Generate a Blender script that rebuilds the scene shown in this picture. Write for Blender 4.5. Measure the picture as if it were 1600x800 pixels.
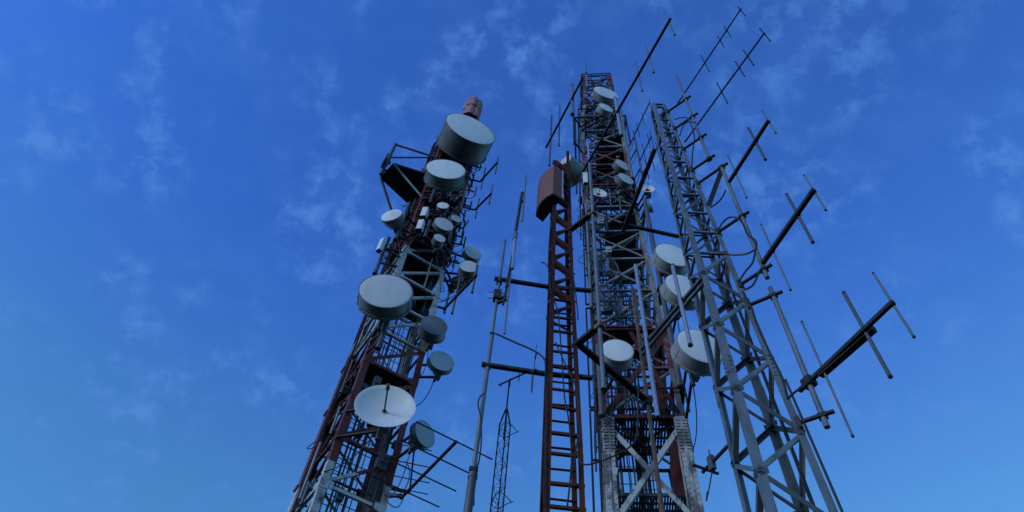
import bpy, math, random
from mathutils import Vector as V, Matrix
R_ = math.radians
random.seed(7)
for o in list(bpy.data.objects): bpy.data.objects.remove(o)
SC = bpy.context.scene
COL = SC.collection

# ------------------------------------------------------------------ camera
F = 1067.0; CZ = 1.6
_a = V((885.-800., -325.-400., F)).normalized()          # the zenith seen from the camera
_z = V((0, 0, 1)); FW = (_z - _z.dot(_a) * _a).normalized(); UP = _a; RT = UP.cross(FW)
if RT.x < 0: RT = -RT
cam = bpy.data.cameras.new('camera'); co = bpy.data.objects.new('camera', cam); COL.objects.link(co)
cam.sensor_width = 36; cam.lens = 36 * F / 1600; cam.clip_start = .05; cam.clip_end = 20000
m = Matrix(((RT.x, -RT.y, -RT.z), (FW.x, -FW.y, -FW.z), (UP.x, -UP.y, -UP.z)))
co.matrix_world = Matrix.Translation((0, 0, CZ)) @ m.to_4x4()
SC.camera = co

# ------------------------------------------------------------------ sky, sun, exposure
SUN_EL, SUN_AZ = R_(17), R_(-128)                        # low, behind the camera on the left
SKY_STR = .15; SUN_STR = 1.15; EXPO = 0.0
TINT_HI = (.85, 1.30, 2.08); TINT_LO = (1.14, 1.58, 1.56); CLOUD = (.62, 1.72, 4.7); CLOUD_MAX = .66
w = bpy.data.worlds.new('World'); SC.world = w; w.use_nodes = True
nt = w.node_tree; nt.nodes.clear(); N = nt.nodes.new; L = nt.links.new
sky = N('ShaderNodeTexSky'); sky.sky_type = 'NISHITA'; sky.sun_disc = False
sky.sun_elevation = SUN_EL; sky.sun_rotation = SUN_AZ
sky.altitude = 600; sky.air_density = 1.0; sky.dust_density = .1; sky.ozone_density = 6.0
tc = N('ShaderNodeTexCoord'); sep = N('ShaderNodeSeparateXYZ'); L(tc.outputs['Generated'], sep.inputs[0])
mx = N('ShaderNodeMath'); mx.operation = 'MAXIMUM'; mx.inputs[1].default_value = .08; L(sep.outputs[2], mx.inputs[0])
dv = [N('ShaderNodeMath') for _ in range(2)]
cmb = N('ShaderNodeCombineXYZ'); de = N('ShaderNodeMath'); de.operation = 'ADD'; de.inputs[1].default_value = .7; L(mx.outputs[0], de.inputs[0])
for i in range(2):
    dv[i].operation = 'DIVIDE'; L(sep.outputs[i], dv[i].inputs[0]); L(de.outputs[0], dv[i].inputs[1]); L(dv[i].outputs[0], cmb.inputs[i])
def noise(scale, det, rough, dist=0, off=(0, 0, 0)):
    mp = N('ShaderNodeMapping'); mp.inputs['Location'].default_value = off; L(cmb.outputs[0], mp.inputs[0])
    n = N('ShaderNodeTexNoise'); n.inputs['Scale'].default_value = scale; n.inputs['Detail'].default_value = det
    n.inputs['Roughness'].default_value = rough; n.inputs['Distortion'].default_value = dist; L(mp.outputs[0], n.inputs['Vector']); return n
def ramp(src, a, b, va=0., vb=1.):
    r = N('ShaderNodeMapRange'); r.interpolation_type = 'SMOOTHSTEP'
    for k, x in zip(('From Min', 'From Max', 'To Min', 'To Max'), (a, b, va, vb)): r.inputs[k].default_value = x
    L(src, r.inputs['Value']); return r.outputs[0]
def mul(a, b):
    k = N('ShaderNodeMath'); k.operation = 'MULTIPLY'; L(a, k.inputs[0])
    if isinstance(b, float): k.inputs[1].default_value = b
    else: L(b, k.inputs[1])
    return k.outputs[0]
fine = ramp(noise(36, 7, .6, .1).outputs[0], .43, .70)
patch = ramp(noise(12, 4, .5, .0, (2.3, 4.1, 0)).outputs[0], .43, .64, .06, 1.)
veil = mul(ramp(noise(14, 5, .55, .0, (.4, 2.2, 0)).outputs[0], .45, .75, 0., .18), ramp(sep.outputs[2], .12, .45))
over = mul(mul(ramp(sep.outputs[0], -.02, .22), ramp(sep.outputs[2], .78, .92)), ramp(noise(11, 3, .5, .0, (7.3, 2.2, 0)).outputs[0], .40, .62, .15, .75))
pm = N('ShaderNodeMath'); pm.operation = 'MAXIMUM'; L(patch, pm.inputs[0]); L(over, pm.inputs[1])
cl = mul(mul(fine, pm.outputs[0]), ramp(sep.outputs[2], .12, .45))
ad = N('ShaderNodeMath'); ad.operation = 'ADD'; L(cl, ad.inputs[0]); L(veil, ad.inputs[1])
tf = ramp(sep.outputs[2], .48, .82)
tcol = N('ShaderNodeMix'); tcol.data_type = 'RGBA'; L(tf, tcol.inputs[0]); tcol.inputs[6].default_value = (*TINT_LO, 1); tcol.inputs[7].default_value = (*TINT_HI, 1)
tint = N('ShaderNodeMix'); tint.data_type = 'RGBA'; tint.blend_type = 'MULTIPLY'; tint.inputs[0].default_value = 1
side = N('ShaderNodeMix'); side.data_type = 'RGBA'; L(ramp(sep.outputs[0], -.75, .75), side.inputs[0]); side.inputs[6].default_value = (.93, .98, 1.05, 1); side.inputs[7].default_value = (1.02, 1.01, .98, 1)
tsd = N('ShaderNodeMix'); tsd.data_type = 'RGBA'; tsd.blend_type = 'MULTIPLY'; tsd.inputs[0].default_value = 1; L(tcol.outputs[2], tsd.inputs[6]); L(side.outputs[2], tsd.inputs[7])
L(sky.outputs[0], tint.inputs[6]); L(tsd.outputs[2], tint.inputs[7])
cm = N('ShaderNodeMix'); cm.data_type = 'RGBA'; cm.blend_type = 'MIX'
L(mul(ad.outputs[0], CLOUD_MAX), cm.inputs[0]); L(tint.outputs[2], cm.inputs[6]); cm.inputs[7].default_value = (*CLOUD, 1)
bg = N('ShaderNodeBackground'); bg.inputs[1].default_value = SKY_STR; L(cm.outputs[2], bg.inputs[0])
out = N('ShaderNodeOutputWorld'); L(bg.outputs[0], out.inputs[0])
sl = bpy.data.lights.new('sun', 'SUN'); sl.energy = SUN_STR; sl.angle = R_(14); sl.color = (1, .95, .89)
so = bpy.data.objects.new('sun', sl); COL.objects.link(so)
sd = V((math.sin(SUN_AZ) * math.cos(SUN_EL), math.cos(SUN_AZ) * math.cos(SUN_EL), math.sin(SUN_EL)))
so.rotation_euler = sd.to_track_quat('Z', 'Y').to_euler(); so.location = (0, 0, 60)
SC.view_settings.view_transform = 'Standard'; SC.view_settings.look = 'None'
SC.view_settings.exposure = EXPO; SC.view_settings.gamma = 1; SC.view_settings.use_curve_mapping = False

# ------------------------------------------------------------------ measuring the place from the photograph
C0 = V((0, 0, CZ))
def ray(u, v):
    d = V((u - 800, v - 400, F)); return V((d.dot(RT), d.dot(FW), d.dot(UP)))
def el(u, v): d = ray(u, v); return math.atan2(d.z, math.hypot(d.x, d.y))
def azi(u, v): d = ray(u, v); return math.atan2(d.x, d.y)
def at_hd(u, v, hd): d = ray(u, v); return C0 + d * (hd / math.hypot(d.x, d.y))
def at_z(u, v, z): d = ray(u, v); return C0 + d * ((z - CZ) / d.z)
def hd(p): return math.hypot(p.x, p.y)
def z_on(u, v, p): return CZ + hd(p) * math.tan(el(u, v))
def camz(p): q = p - C0; return q.x * RT.z + q.y * FW.z + q.z * UP.z
def proj(p):
    q = p - C0; x, y, z = [q.x * RT[i] + q.y * FW[i] + q.z * UP[i] for i in range(3)]
    return V((800 + F * x / z, 400 + F * y / z))
def polar(azdeg, dist, z=0): return V((dist * math.sin(R_(azdeg)), dist * math.cos(R_(azdeg)), z))

# ------------------------------------------------------------------ materials
def mat(name, c1, c2=None, scale=6., rough=.55, metal=0., lo=.4, hi=.65, bump=0., bands=None, c3=None, streak=1., spec=.5):
    """base colour c1 with patches of c2 (wear) and fine spots of c3; bands = [(z, colour), ...] of painted height bands"""
    m = bpy.data.materials.new(name); m.use_nodes = True; t = m.node_tree; n = t.nodes.new; l = t.links.new
    b = t.nodes['Principled BSDF']; b.inputs['Roughness'].default_value = rough; b.inputs['Metallic'].default_value = metal
    b.inputs['Specular IOR Level'].default_value = spec
    tc = n('ShaderNodeTexCoord'); mp = n('ShaderNodeMapping'); mp.inputs['Scale'].default_value = (1, 1, streak); l(tc.outputs['Object'], mp.inputs[0])
    def nz(s, d=5, r=.6):
        k = n('ShaderNodeTexNoise'); k.inputs['Scale'].default_value = s; k.inputs['Detail'].default_value = d; k.inputs['Roughness'].default_value = r
        l(mp.outputs[0], k.inputs['Vector']); return k.outputs[0]
    def mr(src, a, bb):
        r = n('ShaderNodeMapRange'); r.inputs['From Min'].default_value = a; r.inputs['From Max'].default_value = bb; l(src, r.inputs['Value']); return r.outputs[0]
    def mix(f, a, bb):
        k = n('ShaderNodeMix'); k.data_type = 'RGBA'; l(f, k.inputs[0])
        for s, x in ((6, a), (7, bb)):
            if isinstance(x, tuple): k.inputs[s].default_value = (*x, 1)
            else: l(x, k.inputs[s])
        return k.outputs[2]
    col = c1
    if bands:
        sp = n('ShaderNodeSeparateXYZ'); l(tc.outputs['Object'], sp.inputs[0])
        col = bands[0][1]
        for zz, cc in bands[1:]:
            g = n('ShaderNodeMath'); g.operation = 'GREATER_THAN'; g.inputs[1].default_value = zz; l(sp.outputs[2], g.inputs[0]); col = mix(g.outputs[0], col, cc)
    ns = nz(scale)
    if c2: col = mix(mr(ns, lo, hi), col, c2)
    if c3: col = mix(mr(nz(scale * 5, 3, .7), .58, .66), col, c3)
    if isinstance(col, tuple): b.inputs['Base Color'].default_value = (*col, 1)
    else: l(col, b.inputs['Base Color'])
    rr = n('ShaderNodeMapRange'); rr.inputs['To Min'].default_value = max(.05, rough - .15); rr.inputs['To Max'].default_value = min(1, rough + .15)
    l(ns, rr.inputs['Value']); l(rr.outputs[0], b.inputs['Roughness'])
    if bump:
        bp = n('ShaderNodeBump'); bp.inputs['Strength'].default_value = bump; bp.inputs['Distance'].default_value = .01; l(nz(scale * 3), bp.inputs['Height']); l(bp.outputs[0], b.inputs['Normal'])
    return m
WH = (.40, .42, .43); RD = (.125, .013, .009)
T1B = [(0, RD), (2.4, WH), (7.4, RD), (8.9, WH), (12.33, RD), (17.35, WH), (22.0, RD)]
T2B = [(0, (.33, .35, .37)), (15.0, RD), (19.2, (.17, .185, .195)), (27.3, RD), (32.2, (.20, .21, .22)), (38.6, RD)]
M = dict(
    t1=mat('banded_tower_paint', WH, (.05, .035, .03), 3.2, .55, bands=T1B, lo=.52, hi=.74, bump=.2, c3=(.11, .10, .10)),
    t2=mat('banded_weathered_paint', WH, (.10, .105, .115), 2.4, .65, bands=T2B, lo=.48, hi=.56, bump=.3, streak=.5),
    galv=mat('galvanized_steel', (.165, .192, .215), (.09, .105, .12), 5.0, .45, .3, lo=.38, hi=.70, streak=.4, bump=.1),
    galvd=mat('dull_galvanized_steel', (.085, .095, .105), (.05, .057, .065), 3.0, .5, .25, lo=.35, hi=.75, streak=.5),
    bright=mat('bright_aluminium_tube', (.42, .45, .49), (.3, .33, .37), 3, .32, .6, streak=.4),
    dark=mat('dark_weathered_steel', (.016, .016, .018), (.035, .032, .03), 4, .6, .1, spec=.3),
    red=mat('dark_red_painted_steel', (.075, .010, .009), (.03, .012, .010), 5, .65, c3=(.02, .012, .012), spec=.3),
    rust=mat('rusty_red_steel', (.04, .014, .011), (.10, .040, .022), 2.2, .85, lo=.5, hi=.9, c3=(.02, .010, .009), bands=[(0, (.085, .019, .010)), (9.4, (.042, .009, .007))], bump=.4, streak=.4, spec=.25),
    rustpole=mat('rusty_brown_pipe', (.10, .055, .035), (.17, .10, .06), 6, .75, c3=(.05, .03, .02), bump=.3),
    radome=mat('weathered_white_radome', (.58, .62, .66), (.49, .525, .555), 2.2, .6, lo=.42, hi=.78, spec=.3, streak=.35),
    radg=mat('grey_radome', (.44, .47, .50), (.37, .39, .415), 2.6, .6, lo=.40, hi=.78, spec=.3, streak=.35),
    shroud=mat('dark_grey_shroud', (.115, .135, .15), (.08, .095, .105), 2.5, .5, lo=.4, hi=.7, streak=.4, spec=.4),
    shroudw=mat('white_shroud', (.27, .29, .305), (.19, .21, .22), 2.5, .5, lo=.4, hi=.7, spec=.4),
    dishw=mat('white_painted_reflector', (.58, .60, .62), (.50, .52, .54), 2.4, .45, lo=.4, hi=.8),
    box=mat('white_equipment_paint', (.62, .64, .66), (.5, .52, .54), 8, .5),
    grate=mat('dark_grating', (.022, .024, .028), (.035, .035, .036), 10, .8, spec=.2),
    greyplate=mat('grey_deck_plate', (.075, .085, .095), (.05, .055, .06), 6, .7, spec=.3),
    cable=mat('black_cable', (.012, .012, .014), (.02, .02, .022), 12, .5, spec=.3),
    pink=mat('faded_red_antenna_cover', (.34, .15, .125), (.26, .12, .10), 5, .6),
    brown=mat('brown_red_panel_cover', (.17, .056, .028), (.135, .045, .024), 2.5, .6, lo=.3, hi=.8, c3=(.14, .06, .052)),
    conc=mat('concrete', (.30, .29, .27), (.2, .195, .185), 3, .9, bump=.4),
    soil=mat('dark_stony_ground', (.040, .037, .030), (.028, .032, .020), .8, .95, c3=(.08, .075, .065), bump=.6),
)

# ------------------------------------------------------------------ mesh building
ORG = {}
class MB:
    def __init__(s): s.v = []; s.f = []; s.sm = []
    def add(s, vs, fs, smooth=False):
        k = len(s.v); s.v += [V(p) for p in vs]; s.f += [tuple(i + k for i in f) for f in fs]; s.sm += [smooth] * len(fs); return s
    def frame(s, d, hint=None):
        d = d.normalized(); h = V(hint) if hint is not None else (V((0, 0, 1)) if abs(d.z) < .9 else V((1, 0, 0)))
        a = d.cross(h)
        if a.length < 1e-5: a = d.cross(V((0, 1, .3)))
        a.normalize(); b = a.cross(d).normalized(); return a, b        # b lies along the hint
    def tube(s, p, q, r, r2=None, n=10, cap=True):
        p, q = V(p), V(q); r2 = r if r2 is None else r2; a, b = s.frame(q - p)
        vs = []
        for c, rr in ((p, r), (q, r2)):
            vs += [c + (a * math.cos(2 * math.pi * i / n) + b * math.sin(2 * math.pi * i / n)) * rr for i in range(n)]
        s.add(vs, [(i, (i + 1) % n, n + (i + 1) % n, n + i) for i in range(n)], True)
        if cap: s.add(vs, [tuple(range(n - 1, -1, -1)), tuple(range(n, 2 * n))])
        return s
    def path(s, pts, r, n=6):
        pts = [V(p) for p in pts]; vs = []; a = None
        for i, p in enumerate(pts):
            d = (pts[min(i + 1, len(pts) - 1)] - pts[max(i - 1, 0)]).normalized()
            if a is None: a, b = s.frame(d)
            else:
                a = (a - a.dot(d) * d).normalized(); b = a.cross(d)
            vs += [p + (a * math.cos(2 * math.pi * j / n) + b * math.sin(2 * math.pi * j / n)) * r for j in range(n)]
        fs = [(i * n + j, i * n + (j + 1) % n, (i + 1) * n + (j + 1) % n, (i + 1) * n + j) for i in range(len(pts) - 1) for j in range(n)]
        fs += [tuple(range(n - 1, -1, -1)), tuple(range(len(vs) - n, len(vs)))]
        return s.add(vs, fs, True)
    def prism(s, p, q, prof, a, b):
        p, q = V(p), V(q); n = len(prof)
        vs = [p + a * x + b * y for x, y in prof] + [q + a * x + b * y for x, y in prof]
        return s.add(vs, [(i, (i + 1) % n, n + (i + 1) % n, n + i) for i in range(n)] + [tuple(range(n - 1, -1, -1)), tuple(range(n, 2 * n))])
    def bar(s, p, q, wd, th, hint=None):                                # wd across, th along the hint
        a, b = s.frame(V(q) - V(p), hint); x, y = wd / 2, th / 2
        return s.prism(p, q, [(-x, -y), (x, -y), (x, y), (-x, y)], a, b)
    def ell(s, p, q, wd, t, a, b):                                      # angle section, its corner on the line p-q
        return s.prism(p, q, [(0, 0), (wd, 0), (wd, t), (t, t), (t, wd), (0, wd)], a, b)
    def strut(s, p, q, wd, t, hint):                                    # angle section lying on a tower face
        a, b = s.frame(V(q) - V(p), hint); h = wd / 2
        return s.prism(p, q, [(-h, 0), (h, 0), (h, -wd), (h - t, -wd), (h - t, -t), (-h, -t)], a, b)
    def channel(s, p, q, wd, dp, t, hint):
        a, b = s.frame(V(q) - V(p), hint); h = wd / 2
        return s.prism(p, q, [(-h, 0), (h, 0), (h, -dp), (h - t, -dp), (h - t, -t), (-h + t, -t), (-h + t, -dp), (-h, -dp)], a, b)
    def box(s, c, x, y, z):                                             # half axis vectors
        c = V(c); vs = [c + V(x) * i + V(y) * j + V(z) * k for i in (-1, 1) for j in (-1, 1) for k in (-1, 1)]
        return s.add(vs, [(0, 1, 3, 2), (4, 6, 7, 5), (0, 4, 5, 1), (2, 3, 7, 6), (0, 2, 6, 4), (1, 5, 7, 3)])
    def slab(s, pts, ex):                                               # polygon pushed along ex
        pts = [V(p) for p in pts]; n = len(pts); ex = V(ex)
        return s.add(pts + [p + ex for p in pts], [tuple(range(n - 1, -1, -1)), tuple(range(n, 2 * n))] + [(i, (i + 1) % n, n + (i + 1) % n, n + i) for i in range(n)])
    def lathe(s, c, n, prof, seg=40, smooth=True):                      # prof: (radius, distance along n)
        c = V(c); n = V(n).normalized(); a, b = s.frame(n); vs = []; ring = []
        for r, d in prof:
            if r < 1e-6: ring.append([len(vs)]); vs.append(c + n * d)
            else:
                ring.append(list(range(len(vs), len(vs) + seg)))
                vs += [c + n * d + (a * math.cos(2 * math.pi * i / seg) + b * math.sin(2 * math.pi * i / seg)) * r for i in range(seg)]
        fs = []
        for A, B in zip(ring, ring[1:]):
            for i in range(seg):
                j = (i + 1) % seg
                if len(A) == 1 and len(B) == 1: break
                if len(A) == 1: fs.append((A[0], B[j], B[i]))
                elif len(B) == 1: fs.append((A[i], A[j], B[0]))
                else: fs.append((A[i], A[j], B[j], B[i]))
        return s.add(vs, fs, smooth)
    def build(s, name, material, parent=None, label=None, loc=None):
        org = ORG[parent.name] if parent else V(loc) if loc is not None else V((0, 0, 0))
        me = bpy.data.meshes.new(name); me.from_pydata([p - org for p in s.v], [], s.f); me.update()
        me.polygons.foreach_set('use_smooth', s.sm)
        if any(s.sm): me.set_sharp_from_angle(angle=R_(38))
        import bmesh
        bm = bmesh.new(); bm.from_mesh(me); bmesh.ops.recalc_face_normals(bm, faces=bm.faces); bm.to_mesh(me); bm.free()
        me.materials.append(M[material] if isinstance(material, str) else material)
        o = bpy.data.objects.new(name, me); COL.objects.link(o)
        if parent: o.parent = parent
        else: o.location = org
        ORG[o.name] = org
        if label: o['label'] = label
        return o
def thing(name, label, cat, loc, group=None):
    o = bpy.data.objects.new(name, None); COL.objects.link(o); o.location = V(loc); o.empty_display_size = .3
    o['label'] = label; o['category'] = cat
    if group: o['group'] = group
    ORG[o.name] = V(loc); return o

# ------------------------------------------------------------------ setting: the ground
g = MB(); n = 96; rings = [0, 4, 8, 12, 16, 22, 30, 45, 70, 120, 250, 600, 1500, 6000]
vs = [V((0, 12, 0))]; rnd = random.Random(3)
for k, r in enumerate(rings[1:]):
    for i in range(n):
        t = 2 * math.pi * i / n; vs.append(V((r * math.cos(t), 12 + r * math.sin(t), (rnd.random() - .5) * (.05 if r < 30 else .4 if r < 200 else 6))))
fs = [(0, 1 + i, 1 + (i + 1) % n) for i in range(n)]
for k in range(len(rings) - 2):
    for i in range(n):
        j = (i + 1) % n; fs.append((1 + k * n + i, 1 + (k + 1) * n + i, 1 + (k + 1) * n + j, 1 + k * n + j))
g.add(vs, fs, True); o = g.build('ground', 'soil'); o['kind'] = 'structure'; o['label'] = 'dark stony ground at the foot of the masts'; o['category'] = 'ground'

# ------------------------------------------------------------------ lattice helper
def outward(ps, i): 
    a, b = ps[i], ps[(i + 1) % 4]; c = sum((V(p) for p in ps), V()) / 4
    d = V((b - a).yx).to_3d(); d = V((b.y - a.y, -(b.x - a.x), 0)).normalized()
    return d if d.dot((a + b) / 2 - c) > 0 else -d
def dir_xy(a, b): return V((b.x - a.x, b.y - a.y, 0)).normalized()
def bolts(mb, p0, p1, along, out, off, step, r=.016):
    n_ = int((p1 - p0).length / step)
    for k in range(n_):
        c = p0 + (p1 - p0) * ((k + .5) / n_) + along * off + out * .006
        mb.box(c, along * r, (p1 - p0).normalized() * r, out * .01)
def arc_cable(a, b, sag, n=12, side=V((0, 0, 0))):
    return [a + (b - a) * (i / n) + (V((0, 0, -sag)) + side) * (4 * (i / n) * (1 - i / n)) for i in range(n + 1)]

# ================================================================== 1. the red and white tower on the left
T1s = 1.76; _h = R_(28.5); T1e = V((math.cos(_h), math.sin(_h), 0)); T1f = V((-math.sin(_h), math.cos(_h), 0))
t1b = [polar(-15.55, 14.5)]; t1b += [t1b[0] + T1e * T1s, t1b[0] + T1e * T1s + T1f * T1s, t1b[0] + T1f * T1s]
def t1(i, z): p = t1b[i % 4].copy(); p.z = z; return p
t1c = sum(t1b, V()) / 4
T1 = thing('lattice_tower', 'red and white banded square lattice tower crowded with drum dishes, leftmost of the towers', 'tower', (t1c.x, t1c.y, 0))
T1Z = [11.68 + 1.43 * k for k in range(-8, 16)]
Z1 = T1Z[-1] + .3
for i in range(4):
    mb = MB(); a = dir_xy(t1b[i], t1b[(i + 1) % 4]); b = dir_xy(t1b[i], t1b[(i - 1) % 4])
    mb.ell(t1(i, -.2), t1(i, Z1), .19, .018, a, b)
    for z in T1Z[1:-1]:
        mb.slab([t1(i, z - .14) - b * .012, t1(i, z + .14) - b * .012, t1(i, z + .1) - b * .012 + a * .32, t1(i, z - .1) - b * .012 + a * .32], b * .009)
        mb.slab([t1(i, z - .14) - a * .012, t1(i, z + .14) - a * .012, t1(i, z + .1) - a * .012 + b * .32, t1(i, z - .1) - a * .012 + b * .32], a * .009)
    for z0 in (4.5, 10.4, 13.4, 16.2, 19.4, 24.5, 28.8):           # bolted splice plates
        mb.ell(t1(i, z0 - .3) - a * .014 - b * .014, t1(i, z0 + .3) - a * .014 - b * .014, .2, .014, a, b)
        bolts(mb, t1(i, z0 - .3), t1(i, z0 + .3), a, -b, .1, .12, .014); bolts(mb, t1(i, z0 - .3), t1(i, z0 + .3), b, -a, .1, .12, .014)
    mb.build('leg', 't1', T1)
for i in range(4):
    out_ = outward(t1b, i)
    for k, z in enumerate(T1Z):
        MB().strut(t1(i, z) - out_ * .004, t1(i + 1, z) - out_ * .004, .085, .012, out_).build('horizontal_strut', 't1', T1)
        if k < len(T1Z) - 1:
            MB().strut(t1(i, z) - out_ * .03, t1(i + 1, T1Z[k + 1]) - out_ * .03, .08, .012, out_).build('diagonal_brace', 't1', T1)
def deck(ps, z, parent, material='grate', inset=.03, slats=22, frac=(0, 1), th=.035, solid=False, name='platform'):
    """a deck of bars inside four corner points, from frac[0] to frac[1] of its depth"""
    A, B, Cc, D = [V((p.x, p.y, z)) for p in ps]; mb = MB(); c = (A + B + Cc + D) / 4
    A, B, Cc, D = [c + (p - c) * (1 - inset) for p in (A, B, Cc, D)]
    a0, b0 = A.lerp(D, frac[0]), B.lerp(Cc, frac[0]); a1, b1 = A.lerp(D, frac[1]), B.lerp(Cc, frac[1])
    if solid: mb.slab([a0, b0, b1, a1], V((0, 0, th)))
    else:
        w_ = (b0 - a0).length / slats * .62
        for k in range(slats):
            t = (k + .5) / slats; mb.bar(a0.lerp(b0, t), a1.lerp(b1, t), w_, th, (0, 0, 1))
    for p, q in ((a0, b0), (b0, b1), (b1, a1), (a1, a0)): mb.bar(p, q, .05, .09, (0, 0, 1))
    for k in (1, 2, 3): mb.bar(a0.lerp(a1, k / 4) - V((0, 0, .04)), b0.lerp(b1, k / 4) - V((0, 0, .04)), .05, .05, (0, 0, 1))
    return mb.build(name, material, parent)
for k, fr in ((8 + 3, (0, 1)), (8 + 6, (0, .9)), (8 + 7, (0, .85)), (8 + 8, (.2, 1)), (8 + 9, (.1, .9)), (8 + 10, (0, .9)), (8 + 11, (.2, 1)), (8 + 12, (.1, 1)), (8 + 13, (0, 1))):
    deck(t1b, T1Z[k] + .02, T1, 'grate', .05, frac=fr, solid=True)
# ladders and cable trays inside
def ladder(base, ex, z0, z1, wdt, parent, material, rung=.3, rail=.03, name='climbing_ladder', verts=2):
    mb = MB()
    for k in range(verts):
        x = -wdt / 2 + wdt * k / (verts - 1); p = base + ex * x
        mb.bar(V((p.x, p.y, z0)), V((p.x, p.y, z1)), rail, rail * .7, ex)
    z = z0 + .1
    while z < z1 - .05:
        p, q = base - ex * wdt / 2, base + ex * wdt / 2; mb.tube((p.x, p.y, z), (q.x, q.y, z), .013, n=5, cap=False); z += rung
    return mb.build(name, material, parent)
ladder(t1b[0] + T1e * .5 + T1f * .5, T1e, .3, 31, .45, T1, 'dark', .3, .035)
ladder(t1b[0] + T1e * .95 + T1f * 1.2, T1e, .3, 30, .9, T1, 'dark', .42, .03, 'cable_ladder', 6)
ladder(t1b[3] - T1e * .10 - T1f * .25, T1f, .3, 30, .36, T1, 'red', .55, .05, 'cable_ladder', 3)
ladder(t1b[1] - T1e * .25 + T1f * .7, T1f, .3, 29, .7, T1, 'dark', .5, .03, 'cable_ladder', 5)
rnd = random.Random(11)
for k in range(16):
    p = t1b[0] + T1e * rnd.uniform(.3, 1.6) + T1f * (1.2 + rnd.uniform(-.05, .12)) if k < 11 else t1b[1] - T1e * .3 + T1f * rnd.uniform(.3, 1.2)
    top = rnd.uniform(18, 31); pts = [V((p.x + rnd.uniform(-.015, .015), p.y, z)) for z in [i * 1.4 for i in range(int(top / 1.4))]]
    MB().path(pts, rnd.choice((.018, .024, .03)), 6).build('feeder_cable', 'cable' if k % 3 else 'galvd', T1)
# tall black cabinet on the right-hand side, and outrigger deck high on the left face
cb = MB(); c = (t1(1, 11.9) - T1e * .2 + T1f * .30); cb.box(c, T1e * .16, T1f * .3, V((0, 0, 1.25))); cb.box(c + V((0, 0, 1.27)), T1e * .18, T1f * .32, V((0, 0, .03))); cb.build('cable_tray', 'grate', T1)
zq = z_on(662, 270, t1(0, 0))
q0 = t1(0, zq); q1 = t1(3, zq); q2 = at_z(595, 277, zq); q3 = at_z(615, 256, zq)
mb = MB(); mb.slab([q0, q1, q2, q3], (0, 0, .04))
for p, q in ((q0, q1), (q1, q2), (q2, q3), (q3, q0)): mb.bar(p, q, .06, .1, (0, 0, 1))
mb.build('outrigger_deck', 'grate', T1)
pq = polar(math.degrees(azi(606, 250)), hd((q2 + q3) / 2))
zt, zb = z_on(622, 227, pq), z_on(594, 272, pq)
MB().tube((pq.x, pq.y, zb), (pq.x, pq.y, zt), .075, n=12).build('support_pipe', 'galvd', T1)
nd_ = t1(0, z_on(668, 241, t1(0, 0)))
for p, q, mm, r in (((pq.x, pq.y, zt - .05), nd_, 'dark', .05), ((pq.x, pq.y, (zt + zb) / 2 + .1), nd_, 'dark', .035),
                    (q3, t1(0, zq - 1.9), 'galv', .045), (q2, t1(3, zq - 2.4), 'dark', .055), (nd_, t1(1, nd_.z), 'dark', .05), (nd_, q0, 'dark', .05), ((q2 + q3) / 2, (pq.x, pq.y, zb + .4), 'dark', .05)):
    MB().tube(p, q, r, n=8).build('outrigger_brace', mm, T1)
for i in range(4):
    MB().box(t1(i, .05), V((.45, 0, 0)), V((0, .45, 0)), V((0, 0, .25))).build('footing', 'conc', T1)
# stub pipes that carry the equipment on the front face
for (u0, v0, u1, v1, d_) in ((617, 375, 640, 318, 14.2), (590, 545, 604, 505, 13.9), (672, 318, 681, 292, 14.3), (664, 372, 672, 345, 14.4), (585, 428, 608, 372, 14.6), (700, 385, 706, 360, 14.9)):
    p = polar(math.degrees(azi((u0 + u1) / 2, (v0 + v1) / 2)), d_)
    za, zb_ = z_on(u0, v0, p), z_on(u1, v1, p)
    MB().tube((p.x, p.y, za), (p.x, p.y, zb_), .07, n=12).tube((p.x, p.y, za), (p.x, p.y, za + .12), .085, n=12).build('equipment_pipe', 'galvd', T1)
    lg = min((t1(i, 0) for i in range(4)), key=lambda q: (q.xy - p.xy).length)
    for f in (.3, .7):
        z = za + (zb_ - za) * f; MB().bar((p.x, p.y, z), (lg.x, lg.y, z), .06, .06).build('pipe_bracket', 'dark', T1)

# ================================================================== 2. the wide tower in the middle
T2s = 2.33; _h = R_(-9.5); T2e = V((math.cos(_h), math.sin(_h), 0)); T2f = V((-math.sin(_h), math.cos(_h), 0))
t2b = [polar(11.9, 14.5)]; t2b += [t2b[0] + T2e * T2s, t2b[0] + T2e * T2s + T2f * T2s, t2b[0] + T2f * T2s]
t2c = sum(t2b, V()) / 4
def t2(i, z):
    t = min(1, max(0, (z - 15) / 13)); s_ = 1 - .06 * t
    if z > 36.5: s_ -= .2 * min(1, (z - 36.5) / 2)
    p = t2c + (t2b[i % 4] - t2c) * s_ + V((-.30 * t, 0, 0)); p.z = z; return p
T2 = thing('lattice_tower', 'wide square lattice tower with peeling white lower legs, behind the rusty ladder mast', 'tower', (t2c.x, t2c.y, 0))
T2Z = [0.6, 4.2, 7.8, 11.4, 15.0] + [15 + 1.95 * k for k in range(1, 12)] + [38.6, 41.0, 43.4]
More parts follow.
